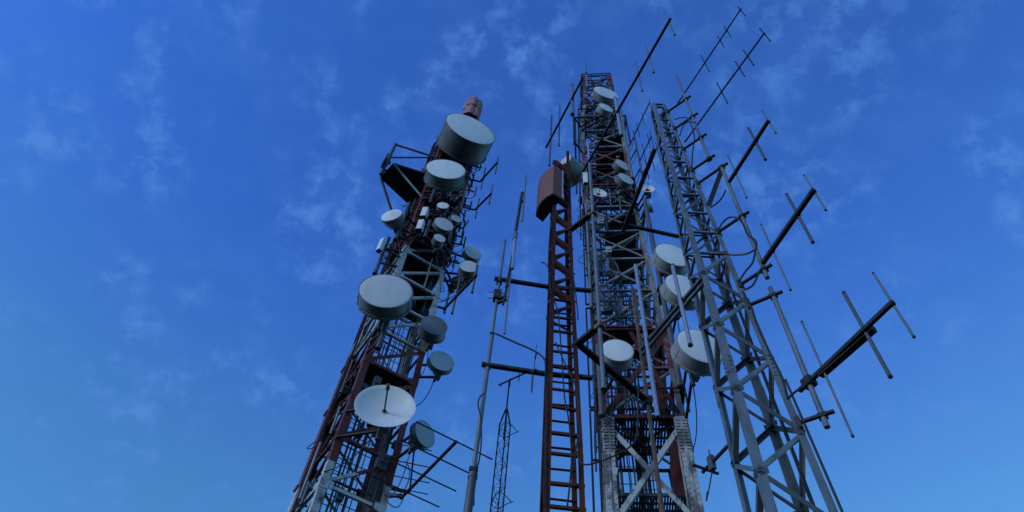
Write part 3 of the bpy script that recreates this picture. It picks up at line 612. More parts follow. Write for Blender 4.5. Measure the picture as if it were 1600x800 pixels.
# ================================================================== dishes
def legs_of(fn): return lambda p: min((fn(i, p.z) for i in range(4)), key=lambda q: (q.xy - p.xy).length)
GD = {1: 'dishes on the red and white tower', 2: 'dishes on the wide middle tower'}
def dish(tower, label, u, v, dist, nd, maj, ln, kind='drum', rad='radome', shr='shroud', pipe=True, back='shroud', crown=.05, tilt=0.):
    """(u, v) centre of the face, dist = horizontal metres, nd = how the face points in the picture, maj = face width and ln = drum length in photo pixels"""
    fn = t1 if tower == 1 else t2
    c = at_hd(u, v, dist); zc = camz(c); R = maj / 2 * zc / F; p0 = proj(c); best = None
    ndn = V(nd).normalized()
    for k in range(-170, 171):
        a = R_(k * .7); n = V((math.sin(a), -math.cos(a), 0))
        if n.dot(c - C0) > 0: continue
        d = (proj(c + n * .05) - p0) / .05; sc_ = d.normalized().dot(ndn)
        if best is None or sc_ > best[0]: best = (sc_, n, d.length)
    n = best[1]; n = (n * math.cos(R_(tilt)) + V((0, 0, math.sin(R_(tilt))))).normalized(); Ln = ln / best[2] if ln else 0
    sd_ = V((-n.y, n.x, 0)).normalized(); dep = .34 * R
    root = thing('drum_dish' if kind != 'open' else 'parabolic_dish', label, 'dish antenna', c - n * (Ln + dep), GD[tower])
    if kind == 'drum':
        MB().lathe(c, n, [(0, crown * R * 1.2), (R * .3, crown * R * 1.1), (R * .6, crown * R * .8), (R * .85, crown * R * .35), (R * .965, .004), (R * .985, -.004)], 56).build('radome', rad, root)
        lip = min(.03, .04 * R)
        mb = MB().lathe(c, n, [(R * .975, .001), (R * .99, .006), (R + lip * .4, .002), (R + lip * .4, -lip * 1.6), (R, -lip * 1.8), (R * .995, -Ln + lip * 2.4), (R + lip, -Ln + lip * 2.2), (R + lip * 1.3, -Ln), (R * .97, -Ln - .01)], 56)
        for k in range(18 if R > .5 else 10):                       # rim bolts
            t = 2 * math.pi * k / (18 if R > .5 else 10); e = sd_ * math.cos(t) + V((0, 0, 1)) * math.sin(t)
            mb.box(c - n * (Ln - lip * .6) + e * (R + lip * 1.2), e * lip * .5, e.cross(n) * lip * .7, n * lip * 1.2)
        if R > .55: 
            for k in range(3):
                t = R_(200 + 70 * k); e = sd_ * math.cos(t) + V((0, 0, 1)) * math.sin(t); mb.bar(c + e * (R + .004) - n * .03, c + e * (R + .004) - n * (Ln - .03), .03, .012, e)
        mb.build('shroud', shr, root)
        MB().lathe(c - n * (Ln + .012), n, [(R * .96, 0), (R * .8, -dep * .35), (R * .55, -dep * .7), (R * .3, -dep * .93), (R * .2, -dep), (R * .2, -dep * 1.35), (0, -dep * 1.35)], 40).build('reflector_back', back, root)
    elif kind == 'cone':
        MB().lathe(c, n, [(0, .36 * R), (R * .1, .33 * R), (R * .97, .03), (R, 0), (R, -.02)], 48).build('radome', rad, root)
        MB().lathe(c, n, [(R * 1.02, 0), (R * 1.02, -.05), (R * .97, -Ln * .25), (R * .82, -Ln * .6), (R * .5, -Ln * .95), (R * .2, -Ln * 1.1), (0, -Ln * 1.1)], 48).build('reflector_back', shr, root)
        dep = .15 * R
    else:
        prof = [(R * k / 8, -(.30 * R) * (1 - (k / 8) ** 2)) for k in range(9)]
        bk = [(R * 1.012, .0), (R * 1.012, -.02)] + [(R * k / 8, -.022 - (.30 * R) * (1 - (k / 8) ** 2)) for k in range(7, -1, -1)]
        MB().lathe(c, n, prof + bk, 56).build('reflector', rad, root)
        f0 = c - n * .29 * R; f1 = c + n * .80 * R
        fo = MB().tube(f0, f1, .022 * R + .004, n=8).tube(f0, f0 + n * .05 * R, .07 * R, n=12).build('feed_arm', 'dark', root)
        MB().tube(f1 - n * .12 * R, f1 + n * .10 * R, .07 * R, .055 * R, n=12).build('feed_horn', 'rustpole', fo)
        dep = .32 * R
    if pipe:
        pp = c - n * (Ln + dep * 1.35 + .10); hh = .75 * R + .15; pr = .045 if R < .5 else .06
        MB().tube(pp - V((0, 0, hh)), pp + V((0, 0, hh)), pr, n=12).build('mount_pipe', 'galvd', root)
        b = MB().box(pp + n * .05, n * .10, sd_ * .09, V((0, 0, .11)));
        b.bar(pp + V((0, 0, .6 * hh)), c - n * ((Ln + .05) if kind == 'drum' else dep * 1.1) + V((0, 0, (.55 if kind == 'drum' else .2) * R)) + sd_ * .2 * R, .035, .035); bo_ = b.build('mount_bracket', 'dark', root)
        if R > .2:
            hb = MB().box(pp - n * .02 + sd_ * .2 * R - V((0, 0, .35 * R)), n * .10, sd_ * .08, V((0, 0, .13))); hb.build('radio_unit', 'shroudw', bo_)
        for s_ in (-.6, .6):
            e = pp + V((0, 0, hh * s_)); q = legs_of(fn)(e); MB().bar(e, q, .07, .05, (0, 0, 1)).build('mount_arm', 'dark', root)
        # a drooping feeder to the tower
        q = legs_of(fn)(pp - V((0, 0, 1.2))); MB().path(arc_cable(pp - V((0, 0, .2 * hh)), q - V((0, 0, .3)), .25, 10, sd_ * .1), .014, 6).build('feeder_cable', 'cable', root)
    return root
A = 1
dish(A, 'huge grey-green drum dish at the very top of the red and white tower', 735.5, 201, 13.3, (62, -130), 83, 35, rad='radome')
dish(A, 'white faced drum dish just below the huge topmost drum of the left tower', 696.7, 264, 13.1, (10, -78), 62, 19)
dish(A, 'broad low drum dish with plain pale face, sticking out left at mid height', 603, 454, 13.0, (6, -70), 83, 19, rad='radg', shr='shroud')
dish(A, 'open white parabolic dish with feed on a stalk, lowest large dish on left tower', 602, 633, 13.4, (11, -80), 94, 0, 'open', rad='dishw', tilt=6)
dish(A, 'pale round dish on a conical back beside the yagi with horizontal rods', 664, 678, 14.2, (118, -62), 44, 9, rad='radg', shr='shroud')
dish(A, 'dark grey faced drum dish on the right edge below the white bracing', 678.7, 508, 14.2, (20, -58), 42, 15, rad='shroud', shr='shroud')
dish(A, 'shallow tan-grey dish on the right edge above the open white parabolic dish', 690, 564, 14.4, (14, -28), 40, 7, rad='radg', shr='shroud')
dish(A, 'small white dish with pointed cone cover hanging off the left edge', 612, 337, 13.9, (-28, -75), 34, 20, 'cone')
dish(A, 'tiny flat white dish, highest of the small ones under the two big drums', 692, 321, 13.8, (3, -40), 19, 5)
dish(A, 'medium oval pale dish in the middle of the cluster of small dishes', 693.7, 350, 13.8, (15, -32), 32, 6, rad='radg')
dish(A, 'tiny round dish right of the medium oval pale dish', 712.5, 341, 14.0, (14, -24), 18, 5, rad='radg')
dish(A, 'tiny round dish just above the white bracing, lowest of the small cluster', 687, 372, 13.8, (12, -26), 19.5, 9, rad='radg')
dish(A, 'upper of the two grey dishes overhanging the right edge of left tower', 739, 395, 14.6, (20, -34), 29, 8, rad='radg')
dish(A, 'lower of the two grey dishes overhanging the right edge of left tower', 732.5, 416, 14.3, (8, -45), 30, 11, rad='radg')
dish(A, 'small dark dish seen from the side under the overhanging pair', 722, 440, 15.2, (60, -30), 24, 10, rad='shroud')
dish(A, 'dish seen edge-on at the left end of the triangular outrigger', 600, 250, 14.6, (-40, -14), 26, 5, rad='shroud', pipe=False)
A = 2
dish(A, 'large white drum dish nearest the top of the middle tower', 947.5, 145, 13.3, (18, -46), 41, 11, shr='shroudw')
dish(A, 'smaller white drum dish tucked directly below the topmost drum of middle tower', 947, 168, 13.5, (22, -42), 25, 9, shr='shroudw')
dish(A, 'small tilted dish, upper of two stacked beside the red platform', 973, 257.5, 13.4, (26, -36), 27, 9, rad='radg')
dish(A, 'small tilted dish, lower of two stacked beside the red platform', 978, 279, 13.3, (24, -36), 28, 10, rad='radg')
dish(A, 'little open dish with central feed in front of the galvanized front pipe', 936, 300.6, 13.2, (10, -34), 25, 0, 'open', rad='dishw')
dish(A, 'little open dish with central feed on the right edge of middle tower', 1012, 294.5, 13.9, (4, -34), 22, 0, 'open', rad='dishw')
dish(A, 'tiny dish turned away to the right below the little open dish', 1019, 325, 14.2, (40, -12), 15, 3, rad='shroudw')
dish(A, 'highest of the three big white drums partly behind the grey mast', 1052, 398, 13.1, (30, -68), 58, 17, shr='shroudw')
dish(A, 'middle one of the three big white drums partly behind the grey mast', 1070, 449, 12.9, (30, -58), 64, 16, shr='shroudw')
dish(A, 'lowest and widest of the three big white drums behind the grey mast', 1095, 540, 12.6, (36, -75), 76, 22, shr='shroudw')
dish(A, 'bright white drum dish low on the left behind the rusty beam', 965, 547, 12.9, (12, -70), 50, 16, shr='shroudw')
dish(A, 'grey drum seen from behind, half hidden by the curved brown panel', 879, 258, 14.4, (-46, -36), 40, 30, rad='radg', shr='shroudw', back='shroudw')
# two grid dishes
def grid_dish(label, u, v, dist, nd, maj):
    c = at_hd(u, v, dist); R = maj / 2 * camz(c) / F; a = R_(nd); n = V((math.sin(a), -math.cos(a), 0)); sd_ = V((-n.y, n.x, 0)); upv = V((0, 0, 1))
    root = thing('grid_dish', label, 'grid dish', c - n * .4 * R, 'grid dishes on the middle tower')
    cur = lambda x, y: c + sd_ * x * R + upv * y * R - n * (.34 * R * (1 - x * x - y * y))
    mb = MB()
    for k in range(-9, 10):
        x = k / 9.6; h = math.sqrt(1 - x * x); mb.path([cur(x, h * j / 5) for j in range(-5, 6)], .009, 5)
    mb.build('grid', 'galvd', root)
    MB().path([cur(math.cos(t), math.sin(t)) for t in [2 * math.pi * j / 40 for j in range(41)]], .02, 6).build('rim', 'galvd', root)
    mb = MB()
    for y in (-.45, .45): mb.path([cur(math.sqrt(1 - y * y) * j / 5, y) - n * .01 for j in range(-5, 6)], .014, 5)
    mb.build('cross_rib', 'galvd', root)
    MB().tube(c - n * .34 * R, c + n * .5 * R, .02, n=8).tube(c + n * .45 * R, c + n * .55 * R, .06, n=10).build('feed_arm', 'dark', root)
    pp = c - n * (.34 * R + .12); MB().tube(pp - upv * R * .8, pp + upv * R * .8, .05).build('mount_pipe', 'galvd', root)
    for s_ in (-.6, .6):
        e = pp + upv * R * s_; MB().bar(e, legs_of(t2)(e), .06, .05).build('mount_arm', 'dark', root)
grid_dish('upper grid dish of thin bars behind the galvanized front pipe', 942, 410, 13.6, 20, 56)
grid_dish('lower grid dish of thin bars just above the red section of the tower', 953, 466, 13.7, 32, 52)

# ================================================================== panel antennas, boxes
def panel(name, label, cat, u, v, dist, az_n, wd, dp, h, material, tower, group=None, cap='grate'):
    c = at_hd(u, v, dist); a = R_(az_n); n = V((math.sin(a), -math.cos(a), 0)); s_ = V((-n.y, n.x, 0))
    root = thing(name, label, cat, c - n * dp - V((0, 0, h / 2)), group)
    pts = [c + n * dp * y_ + s_ * wd / 2 * x_ for x_, y_ in ((-1, .3), (-.95, .8), (-.75, 1), (.75, 1), (.95, .8), (1, .3))]
    pts += [c - n * dp * .6 + s_ * wd / 2, c - n * dp * .6 - s_ * wd / 2]
    MB().slab([p - V((0, 0, h / 2)) for p in pts], (0, 0, h)).build('cover', material, root)
    pts2 = [c + (p - c) * .9 - V((0, 0, h / 2 + .015)) for p in pts]; MB().slab(pts2, (0, 0, .012)).build('end_plate', cap, root)
    pp = c - n * (dp + .06); MB().tube(pp - V((0, 0, h * .7)), pp + V((0, 0, h * .6)), .035, n=10).build('mount_pipe', 'galvd', root)
    fn = t1 if tower == 1 else t2; q = legs_of(fn)(pp); MB().bar(pp, q, .05, .05).build('mount_arm', 'dark', root)
    MB().path(arc_cable(c - n * dp * .3 - V((0, 0, h / 2)), q - V((0, 0, .9)), .2), .013, 6).build('feeder_cable', 'cable', root)
    return root
GP = 'white box antennas on the left tower'
panel('panel_antenna', 'white box antenna left of the small dishes, upper of a pair', 'panel antenna', 663.5, 334, 13.9, -12, .24, .12, .62, 'box', 1, GP)
panel('panel_antenna', 'white box antenna left of the small dishes, lower of a pair', 'panel antenna', 657, 354, 13.9, -12, .24, .12, .62, 'box', 1, GP)
panel('panel_antenna', 'narrow white panel antenna on the outer left edge above the broad drum dish', 'panel antenna', 596, 384, 14.3, -40, .2, .1, .7, 'box', 1, GP)
panel('equipment_box', 'little pale box strapped to the left leg of the middle tower', 'equipment box', 915, 280, 13.9, -5, .2, .1, .9, 'box', 2)
# the faded red cluster on the top of the left tower
tp = at_hd(737, 176, 14.6); cl_ = thing('sector_antenna_cluster', 'cluster of faded red panel antennas crowning the left tower above the huge drum', 'antenna', (tp.x, tp.y, T1Z[-1]))
MB().tube((tp.x, tp.y, T1Z[-1] - 1), (tp.x, tp.y, tp.z + 1.2), .07, n=12).build('mast_pipe', 'galvd', cl_)
tq = legs_of(t1)(V((tp.x, tp.y, T1Z[-1] - .3))); MB().bar((tp.x, tp.y, T1Z[-1] - .3), tq, .1, .1).build('mount_arm', 'dark', cl_)
for lev_ in range(2):
    for k in range(4):
        a = R_(-20 + 90 * k + lev_ * 8); n = V((math.sin(a), -math.cos(a), 0)); s_ = V((-n.y, n.x, 0)); c = V((tp.x, tp.y, tp.z - .55 + lev_ * 1.15)) + n * .3
        mb = MB().slab([c + s_ * .26 - n * .14 - V((0, 0, .5)), c + s_ * .26 + n * .06 - V((0, 0, .5)), c + s_ * .16 + n * .16 - V((0, 0, .5)), c - s_ * .16 + n * .16 - V((0, 0, .5)), c - s_ * .26 + n * .06 - V((0, 0, .5)), c - s_ * .26 - n * .14 - V((0, 0, .5))], (0, 0, 1.02)); mb.build('panel', 'pink', cl_)
    MB().lathe((tp.x, tp.y, tp.z - 1.12 + lev_ * 1.15), (0, 0, 1), [(0, 0), (.33, 0), (.33, .04), (0, .04)], 20).build('mounting_ring', 'dark', cl_)
# curved brown panel at the top of the rusty mast
zb_ = z_on(864, 302, polar(7.0, 7.25)); K = [at_z(837, 338, zb_), at_z(864, 302, zb_), at_z(878, 310, zb_), at_z(848, 347, zb_)]
hgt = z_on(861.5, 259, K[1]) - zb_
mid = (K[0] + K[1]) / 2; bul = (mid - K[3].lerp(K[2], .5)).normalized() * .10
ed = [K[0].lerp(K[1], t) + bul * 4 * t * (1 - t) for t in [k / 14 for k in range(15)]]
bp = thing('curved_panel_antenna', 'big brown-red panel antenna with curved face at the top of the rusty mast', 'panel antenna', K[2])
MB().slab(ed + [K[2], K[3]], (0, 0, hgt)).build('cover', 'brown', bp)
cc = sum(K, V()) / 4; MB().slab([cc + (p - cc) * .93 - V((0, 0, .02)) for p in ed + [K[2], K[3]]], (0, 0, .018)).build('end_plate', 'grate', bp)
MB().bar(K[2] + V((0, 0, .012)) + (K[2] - K[1]) * .06, K[2] + (K[2] - K[1]) * .06 + V((0, 0, hgt)), .03, .03).build('edge_strip', 'bright', bp)
for z in (.25, .8): MB().bar(K[2].lerp(K[3], .3) + V((0, 0, hgt * z)), t4(0, zb_ + hgt * z), .06, .05).build('mount_arm', 'dark', bp)

# ================================================================== yagis and dipoles
def yagi(label, p0, p1, els, group, rb=.025, re=.011, bm='dark', em='galv', square=True, cat='yagi antenna', horiz=None, capped=True, loc=None):
    root = thing('yagi_antenna', label, cat, loc if loc else p0, group)
    d = (p1 - p0).normalized()
    mb = MB(); (mb.bar(p0, p1, rb * 2, rb * 2, (0, 0, 1)) if square else mb.tube(p0, p1, rb, n=10)); mb.build('boom', bm, root)
    for e in els:
        bo = None
        if horiz is None:
            (u0, v0, u1, v1) = e[:4]; r_ = e[4] if len(e) > 4 else re; mm = e[5] if len(e) > 5 else em
            A_, B_ = V((u0, v0)), V((u1, v1)); dn = (B_ - A_).normalized()
            for k in range(-20, 301):
                p = p0.lerp(p1, k / 280); q = proj(p) - A_; dist_ = abs(q.x * dn.y - q.y * dn.x)
                if bo is None or dist_ < bo[0]: bo = (dist_, p)
            c = bo[1]; zt_, zb2 = z_on(u0, v0, c), z_on(u1, v1, c)
            a, b = V((c.x, c.y, zt_)), V((c.x, c.y, zb2))
        else:
            (u, v, hl, hr) = e[:4]; r_ = re; mm = em
            for k in range(0, 281):
                p = p0.lerp(p1, k / 280); q = (proj(p) - V((u, v))).length
                if bo is None or q < bo[0]: bo = (q, p)
            c = bo[1]; a, b = c - horiz * hl, c + horiz * hr
        sd_ = d.cross((b - a).normalized()).normalized() * (rb + r_ * .3)
        eo = MB().tube(a + sd_, b + sd_, r_ * 1.3, n=9).build('element', mm, root)
        MB().tube(a + sd_ - (b - a).normalized() * .01, a + sd_ + (b - a).normalized() * .02, r_ * 1.45, n=9).build('end_cap', 'dark', eo)
        MB().tube(b + sd_ - (b - a).normalized() * .02, b + sd_ + (b - a).normalized() * .01, r_ * 1.45, n=9).build('end_cap', 'dark', eo)
        MB().box(c + sd_ * .6, d * (r_ * 2.2), (b - a).normalized() * (rb * .9), sd_ * .75).build('element_clamp', 'dark', eo)
    return root
GY = 'yagi antennas on the grey mast'
def zP(P, u, v): return z_on(u, v, P)
def boom_from(P, u, v, u1, v1, back=None):
    z = z_on(u, v, P); a = V((P.x, P.y, z)); e = at_z(u1, v1, z)
    if back: a = at_z(*back, z)
    return a, e
a, e = boom_from(P1, 1069, 147, 1157, 15)
yagi('long thin yagi reaching the very top edge, left of its twin', a - (e - a).normalized() * .45, e + (e - a).normalized() * .03, [(1152, 10, 1164, 24), (1131, 41, 1141, 57), (1120, 56, 1130, 73), (1095, 86, 1107, 111)], GY, .015, .011, em='dark', loc=a)
a, e = boom_from(P1, 1089, 197, 1194, 52)
yagi('long thin yagi right of its twin near the top edge', a - (e - a).normalized() * .5, e, [(1186, 44, 1203, 63), (1160, 79, 1177, 101), (1148, 96, 1162, 118), (1119, 129, 1136, 160)], GY, .016, .012, em='dark', loc=a)
a, e = boom_from(P2, 1139, 286, 1201, 188)
yagi('thick boom three rod yagi on top of the middle side pipe', a, e, [(1187, 173, 1211, 206), (1167, 200, 1194, 248, .02, 'galvd'), (1135, 242, 1164, 308)], GY, .032, .012)
a, e = boom_from(P2, 1194, 412, 1272, 296)
yagi('thick boom three rod yagi at the foot of the middle side pipe', a, e, [(1252, 274, 1289, 326), (1225, 303, 1267, 377, .02, 'galvd'), (1186, 350, 1232, 452)], GY, .035, .013)
a, e = boom_from(P3, 1266, 597, 1396, 471, back=(1249, 611))
yg = yagi('large lowest yagi whose boom carries a thick dark box', a, e, [(1359, 427, 1427, 524), (1313, 457, 1391, 586, .02, 'galvd'), (1247, 503, 1334, 679)], GY, .028, .013)
d = (e - a).normalized(); b0, b1 = at_z(1281, 585, a.z), at_z(1364, 512, a.z); sdx = V((-d.y, d.x, 0))
MB().slab([b0 + sdx * .05 - V((0, 0, .055)), b0 - sdx * .05 - V((0, 0, .055)), b0 - sdx * .06 + V((0, 0, .02)), b0 - sdx * .03 + V((0, 0, .06)), b0 + sdx * .03 + V((0, 0, .06)), b0 + sdx * .06 + V((0, 0, .02))], b1 - b0).build('housing', 'dark', yg)
MB().box(V((P3.x, P3.y, a.z)), d * .08, sdx * .07, V((0, 0, .07))).build('mast_clamp', 'dark', yg)
# yagi between the two masts (bright tubes)
q = pix_on(1, t3, 1098, 434); e = at_z(1001, 547, q.z)
root = yagi('sloping twin rail boom with two bright hanging tubes between rusty and grey masts', q, e, [(1058, 415, 1076, 542, .03, 'bright'), (1007, 413, 1019, 655, .03, 'bright')], 'big antennas between the masts', .03, .03, 'galvd')
mb = MB(); off = V((0, 0, -.16)); mb.bar(q + off, e + off, .05, .05, (0, 0, 1)); mb.build('boom', 'galvd', root)
# rusty pole with its beam to the rusty mast
rp = V((e.x, e.y, 0)); ztop_ = z_on(989, 450, rp)
rpo = thing('rusty_pole', 'slim rusty brown pole standing in front of the middle tower', 'pole', rp)
MB().tube(rp, (rp.x, rp.y, ztop_ * .6), .045, n=14).tube((rp.x, rp.y, ztop_ * .6), (rp.x, rp.y, ztop_), .036, n=14).build('pole', 'rustpole', rpo)
zr = z_on(903, 539, t4(1, 8)); s0 = t4(1, zr); e_ = V((rp.x, rp.y, zr)); MB().channel(s0, e_, .1, .06, .01, (0, 0, -1)).build('cross_beam', 'rust', rpo)
MB().box(e_, V((.07, 0, 0)), V((0, .07, 0)), V((0, 0, .07))).build('beam_clamp', 'dark', rpo)
# yagi Y1 on the front pipe
zY = z_on(921, 254, fp); a = V((fp.x, fp.y, zY)); e = at_z(1046, 32, zY); d = (e - a).normalized()
GM = 'big vertical rod antennas over the middle tower'
yagi('heavy black boom yagi rising from the galvanized front pipe past the tower top', at_z(911, 268, zY), e + d * .05, [(1038, 17, 1050, 55, .014), (1008, 71, 1018, 113, .014), (993, 97, 1000, 142, .014), (962, 152, 965, 212, .028, 'bright'), (917, 220, 921, 298, .02, 'bright')], GM, .024, .014, loc=a)
# yagi Y2 left of the tower top
zz = z_on(897, 168, polar(9.6, 13.9)); pp = polar(9.6, 13.9, zz); a = at_z(853, 231, zz); e = at_z(911, 121, zz)
y2 = yagi('heavy black boom antenna with four pale rods left of the tower top', a, e, [(911, 100, 919, 136, .035), (888, 133, 896, 178, .075, 'galv'), (871, 164, 874, 227, .03, 'galvd'), (857, 180, 860, 258, .04, 'galvd')], GM, .05, .03, loc=pp)
MB().tube((pp.x, pp.y, zz - 4.6), (pp.x, pp.y, zz + .1), .05, n=10).build('mast_pipe', 'dark', y2)
for dz in (-4.2, -1.2): z = zz + dz; MB().bar((pp.x, pp.y, z), t2(0, z), .07, .06).build('mount_arm', 'dark', y2)
# enclosed dark antenna (Y3) on an arm of the grey mast
q = pix_on(0, t3, 1060, 371); j = at_z(977, 352, q.z); e = at_z(1023, 233, q.z)
y3 = thing('boom_antenna', 'thick plain dark boom slanting up in front of the middle tower', 'antenna', j); d = (e - j).normalized()
MB().bar(j - d * .15, e, .075, .075, (0, 0, 1)).build('boom', 'dark', y3); MB().bar(e, e + d * .01, .08, .08, (0, 0, 1)).build('end_cap', 'galvd', y3)
MB().channel(q, j - (q - j).normalized() * .1, .07, .05, .009, (0, 0, -1)).build('support_arm', 'dark', y3)
# the horizontal rod yagi low on the left tower
zz = pix_on(1, t1, 628, 777).z; a = at_z(626, 779, zz); e = at_z(713, 690, zz); hx = T1e
yl = yagi('yagi with four long horizontal rods low on the right of the left tower', a, e, [(712, 692, 1.05, 1.0), (685, 718, 1.05, .95), (659, 744, 1.05, .95), (634, 770, 1.1, .95)], 'yagis low on the left tower', .03, .014, 'dark', 'dark', horiz=hx)
MB().bar(t1(1, zz), a + (e - a) * .04, .08, .08).build('mount_arm', 'galv', yl)
zz = pix_on(2, t1, 622, 745).z; a2 = t1(2, zz); e2_ = a2 + T1e * .35 - T1f * 2.1 * .0 + V((.25, -.6, 0))
b2 = at_hd(640, 770, hd(a2)); a2 = V((b2.x, b2.y, b2.z)); e2_ = at_z(648, 655 + 40, b2.z)
yl2 = yagi('thinner yagi of short rods behind the four rod yagi', a2, e2_, [(647, 700, .5, .45), (644, 726, .5, .5), (641, 750, .55, .5), (640, 768, .55, .5)], 'yagis low on the left tower', .022, .011, 'dark', 'dark', horiz=(T1e * .93 - T1f * .36).normalized())
MB().bar(a2, t1(2, a2.z), .06, .06).build('mount_arm', 'dark', yl2)
for pts in ([(634, 720), (640, 735), (637, 755), (625, 772), (608, 778), (602, 772)], [(602, 745), (600, 765), (606, 785), (622, 792), (634, 770)]): pcable(yl, [at_hd(u, v, 14.9) for u, v in pts], .013)
# small dipole arms, upper right of the left tower
GDp = 'rod antennas on the right edge of the left tower'
for lab, (u0, v0, u1, v1), els in (('short arm with upright rods, highest on the right edge of left tower', (750, 284, 777, 254), [(778, 246, 772, 270), (757, 262, 751, 294)]),
                                 ('short arm with one upright rod, second from top on that edge', (742, 328, 768, 302), [(769, 289, 763, 317), (748, 310, 741, 340)]),
                                 ('thick slanting arm with hanging rods beside the overhanging grey dishes', (695, 482, 745, 430), [(745, 414, 735, 456), (717, 432, 705, 489), (699, 455, 693, 488)])):
    q = pix_on(1, t1, u0, v0); a = at_z(u0, v0, q.z); e = at_z(u1, v1, q.z)
    yy = yagi(lab, a, e, els, GDp, .035, .022 if v0 < 400 else .03, 'dark', 'galvd', cat='rod antenna'); MB().bar(a, q, .06, .06).build('mount_arm', 'dark', yy)
# little yagis on a thin pipe right of the middle tower
p = polar(21.35, 14.1); zt_, zb2 = z_on(989, 205, p), z_on(1005, 280, p)
tpz = thing('antenna_pipe', 'thin pipe with bars right of the middle tower top', 'pipe', (p.x, p.y, zb2)); MB().tube((p.x, p.y, zb2), (p.x, p.y, zt_), .04, n=10).build('pipe', 'galvd', tpz)
for (u, v) in ((991, 212), (992, 232), (1000, 262)):
    z = z_on(u, v, p); MB().tube((p.x, p.y, z), t2(1, z), .03, n=7).build('bracket_arm', 'dark', tpz)
    MB().path(arc_cable(V((p.x, p.y, z)), t2(1, z - .5), .3), .014, 6).build('feeder_cable', 'cable', tpz)
GS = 'small thin yagis right of the middle tower'
for lab, (u, v, u1, v1), els in (('small thin yagi, upper of three over the tower and mast gap', (992, 211, 1015, 160), [(1013, 156, 1017, 170), (1001, 176, 1007, 195), (994, 192, 999, 213)]),
                                 ('small thin yagi, middle of three over the tower and mast gap', (1001, 252, 1018, 212), [(1015, 205, 1021, 236), (1010, 210, 1016, 230), (1003, 225, 1009, 258)]),
                                 ('small thin yagi, lower of three over the tower and mast gap', (1003, 272, 1030, 226), [(1024, 222, 1031, 256), (1015, 236, 1022, 266), (1007, 250, 1013, 280)])):
    a, e = boom_from(p, u, v, u1, v1); yagi(lab, a, e, els, GS, .022, .013, 'dark', 'dark')
# right stub antenna on the grey mast, low left
q = pix_on(0, t3, 1160, 693); e = at_z(1098, 738, q.z); d = (e - q).normalized(); sa = thing('stub_antenna', 'short arm with crossed rods reaching left low on the grey mast', 'antenna', q)
MB().tube(q, e, .028, n=10).build('boom', 'dark', sa); sdx = V((-d.y, d.x, 0))
MB().bar(e.lerp(q, .12) - sdx * .22, e.lerp(q, .12) + sdx * .22, .035, .03, (0, 0, 1)).build('cross_rod', 'dark', sa)
c = e.lerp(q, .36); MB().box(c, d * .05, sdx * .035, V((0, 0, .12))).tube(c - V((0, 0, .05)), c + V((0, 0, .24)), .012, n=8).build('connector_box', 'galvd', sa)
MB().path(arc_cable(c - V((0, 0, .1)), e.lerp(q, .02) - V((0, 0, .35)), .22, 12, d * .15), .011, 6).build('feeder_cable', 'cable', sa)

# ================================================================== left pole, dipoles beside it
po = thing('antenna_pole', 'tall plain galvanized pole held left of the rusty mast by two arms', 'pole', pole)
ptop = z_on(786, 375, pole); pmid = z_on(738, 745, pole)
MB().tube(pole, (pole.x, pole.y, pmid), .058, n=14).tube((pole.x, pole.y, pmid - .03), (pole.x, pole.y, pmid + .05), .066, n=14).build('base_tube', 'galvd', po)
MB().tube((pole.x, pole.y, pmid), (pole.x, pole.y, ptop * .78), .036, n=14).tube((pole.x, pole.y, ptop * .78), (pole.x, pole.y, ptop), .028, n=14).build('upper_tube', 'galv', po)
for (u, v, s_) in ((778, 441, .05), (775, 462, .07), (771, 523, .04), (767, 573, .05), (741, 736, .06)):
    c = V((pole.x, pole.y, z_on(u, v, pole))); mb = MB().box(c, V((s_, 0, 0)), V((0, s_, 0)), V((0, 0, s_ * (1.6 if v == 462 else .5))))
    if v == 462: 
        for dz in (-.09, .09): mb.tube(c + V((-.17, 0, dz)), c + V((.12, 0, dz)), .008, n=6)
    mb.build('pole_clamp', 'dark', po)
pcable(po, [at_hd(u, v, hd(pole) * .99) for u, v in ((756, 615), (749, 622), (747, 634), (751, 652), (752, 690), (748, 722), (742, 740), (740, 790))], .011)
pcable(po, [at_hd(u, v, hd(pole) * .99) for u, v in ((774, 521), (800, 533), (830, 546), (846, 556), (853, 566))], .016)
GR = 'vertical rod antennas between pole and rusty mast'
def rod(label, segs, arm=None, group=GR):
    """segs: (u0, v0, u1, v1, radius, material); hangs on the plane of the pole"""
    dd = hd(pole) * .985; u0, v0, u1, v1 = segs[0][:4]
    base = polar(math.degrees(azi(segs[-1][2], segs[-1][3])), dd); base.z = z_on(segs[-1][2], segs[-1][3], base)
    r_ = thing('rod_antenna', label, 'rod antenna', base, group)
    for (u0, v0, u1, v1, r, mm) in segs:
        MB().tube(at_hd(u0, v0, dd), at_hd(u1, v1, dd), r, n=10).build('element' if mm != 'dark' else 'sleeve', mm, r_)
    if arm:
        for (u, v, target) in arm: MB().bar(at_hd(u, v, dd), V((target.x, target.y, at_hd(u, v, dd).z)), .05, .04, (0, 0, 1)).build('mount_arm', 'dark', r_)
    return r_
rod('stacked dark and light rod antenna leaning beside the tall plain pole', [(816, 301, 805, 366, .035, 'dark'), (805, 370, 800, 420, .035, 'bright'), (806, 364, 804, 374, .045, 'galv'), (802, 395, 791, 450, .028, 'dark'), (793, 445, 786, 476, .022, 'dark')], [(791, 462, pole)])
rod('thin pale rod overlapping the top of the stacked rod antenna', [(822, 274, 816, 345, .019, 'galv')], [(817.5, 315, at_hd(814, 317, hd(pole) * .985))])
rod('long thin pale rod hanging in front of the upper cross arm', [(800, 405, 788, 522, .017, 'galv')], [(796, 440, at_hd(796, 440, hd(pole) * 1.0)), (792, 468, pole)])
zq_ = z_on(842, 557, polar(3.4, 7.4)); 
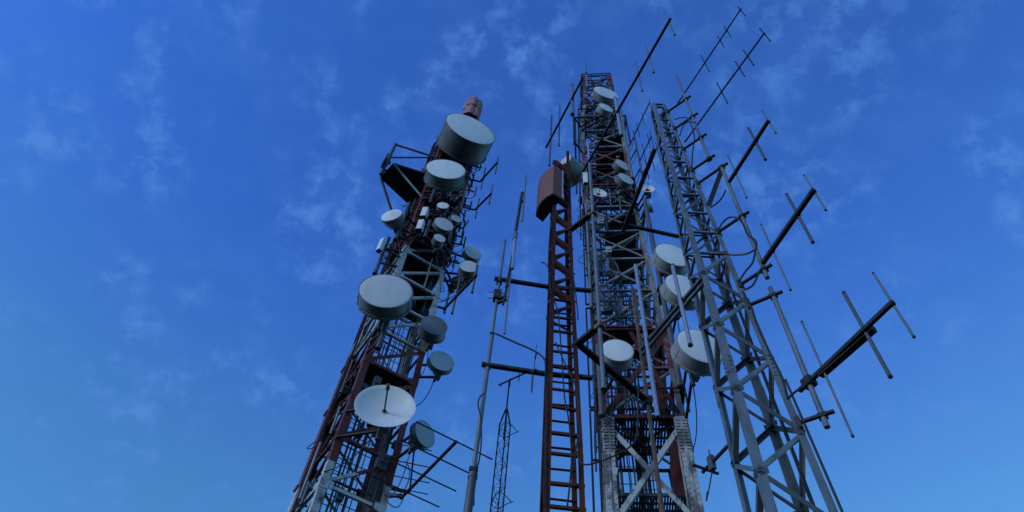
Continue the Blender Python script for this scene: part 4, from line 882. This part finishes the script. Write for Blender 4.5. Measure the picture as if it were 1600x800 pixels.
rod('short thin rod on the curved stay left of the rusty mast', [(839, 537, 836, 556, .006, 'galvd'), (838, 551, 836, 561, .014, 'dark'), (836, 558, 831, 614, .008, 'galvd')])
rod('tiny thin rod under the lower cross arm', [(832, 582, 830, 612, .007, 'dark')], [(832, 583, at_hd(838, 581, 7.35))])

# ================================================================== distant slim mast
fc = polar(1.4, 17.5); fr_ = .20
FM = thing('guyed_mast', 'slim pale triangular mast far behind with a thin yagi on its pole', 'mast', fc)
fl = [fc + V((math.cos(t), math.sin(t), 0)) * fr_ for t in (R_(200), R_(-30), R_(80))]
ztf = z_on(790, 668, fc); zpp = z_on(793, 640, fc); zpt = z_on(796, 597, fc)
for i in range(3):
    p = fl[i]; zt2 = ztf if i != 1 else zpp
    MB().tube(p, (p.x, p.y, ztf), .022, n=8).tube((p.x, p.y, ztf), (fc.x + (p.x - fc.x) * .15, fc.y + (p.y - fc.y) * .15, zpp), .028, n=8).build('leg', 'dark', FM)
z = .4; k = 0; mbs = [MB(), MB(), MB()]
while z < ztf:
    for i in range(3):
        a, b = (fl[i], fl[(i + 1) % 3]) if k % 2 else (fl[(i + 1) % 3], fl[i]); mbs[i].tube((a.x, a.y, z), (b.x, b.y, z + .42), .008, n=5, cap=False)
        mbs[i].tube((a.x, a.y, z), (b.x, b.y, z), .006, n=5, cap=False)
    z += .42; k += 1
for mb in mbs: mb.build('lacing', 'dark', FM)
MB().tube((fc.x, fc.y, ztf - .5), (fc.x, fc.y, zpt), .028, n=8).build('pole', 'dark', FM)
for zc_ in (z_on(793, 672, fc), z_on(784, 782, fc)):
    MB().path([fc + V((math.cos(t) * (.3 + .04 * math.sin(3 * t)) + .15, math.sin(t) * .3, zc_ + .12 * math.sin(2 * t))) for t in [2 * math.pi * j / 20 for j in range(21)]], .014, 5).build('cable_coil', 'cable', FM)
MB().box(fc + V((0, 0, .0)), V((.4, 0, 0)), V((0, .4, 0)), V((0, 0, .2))).build('footing', 'conc', FM)
a, e = at_z(779, 602, zpt), at_z(827, 580, zpt); d = (e - a).normalized()
yagi('thin yagi seen nearly edge-on on the distant slim mast', a, e, [(783, 598, 782, 603), (797, 590, 796, 603), (811, 583, 810, 595)], 'thin yagi far away', .022, .012, 'dark', 'dark', loc=V((fc.x, fc.y, zpt)))
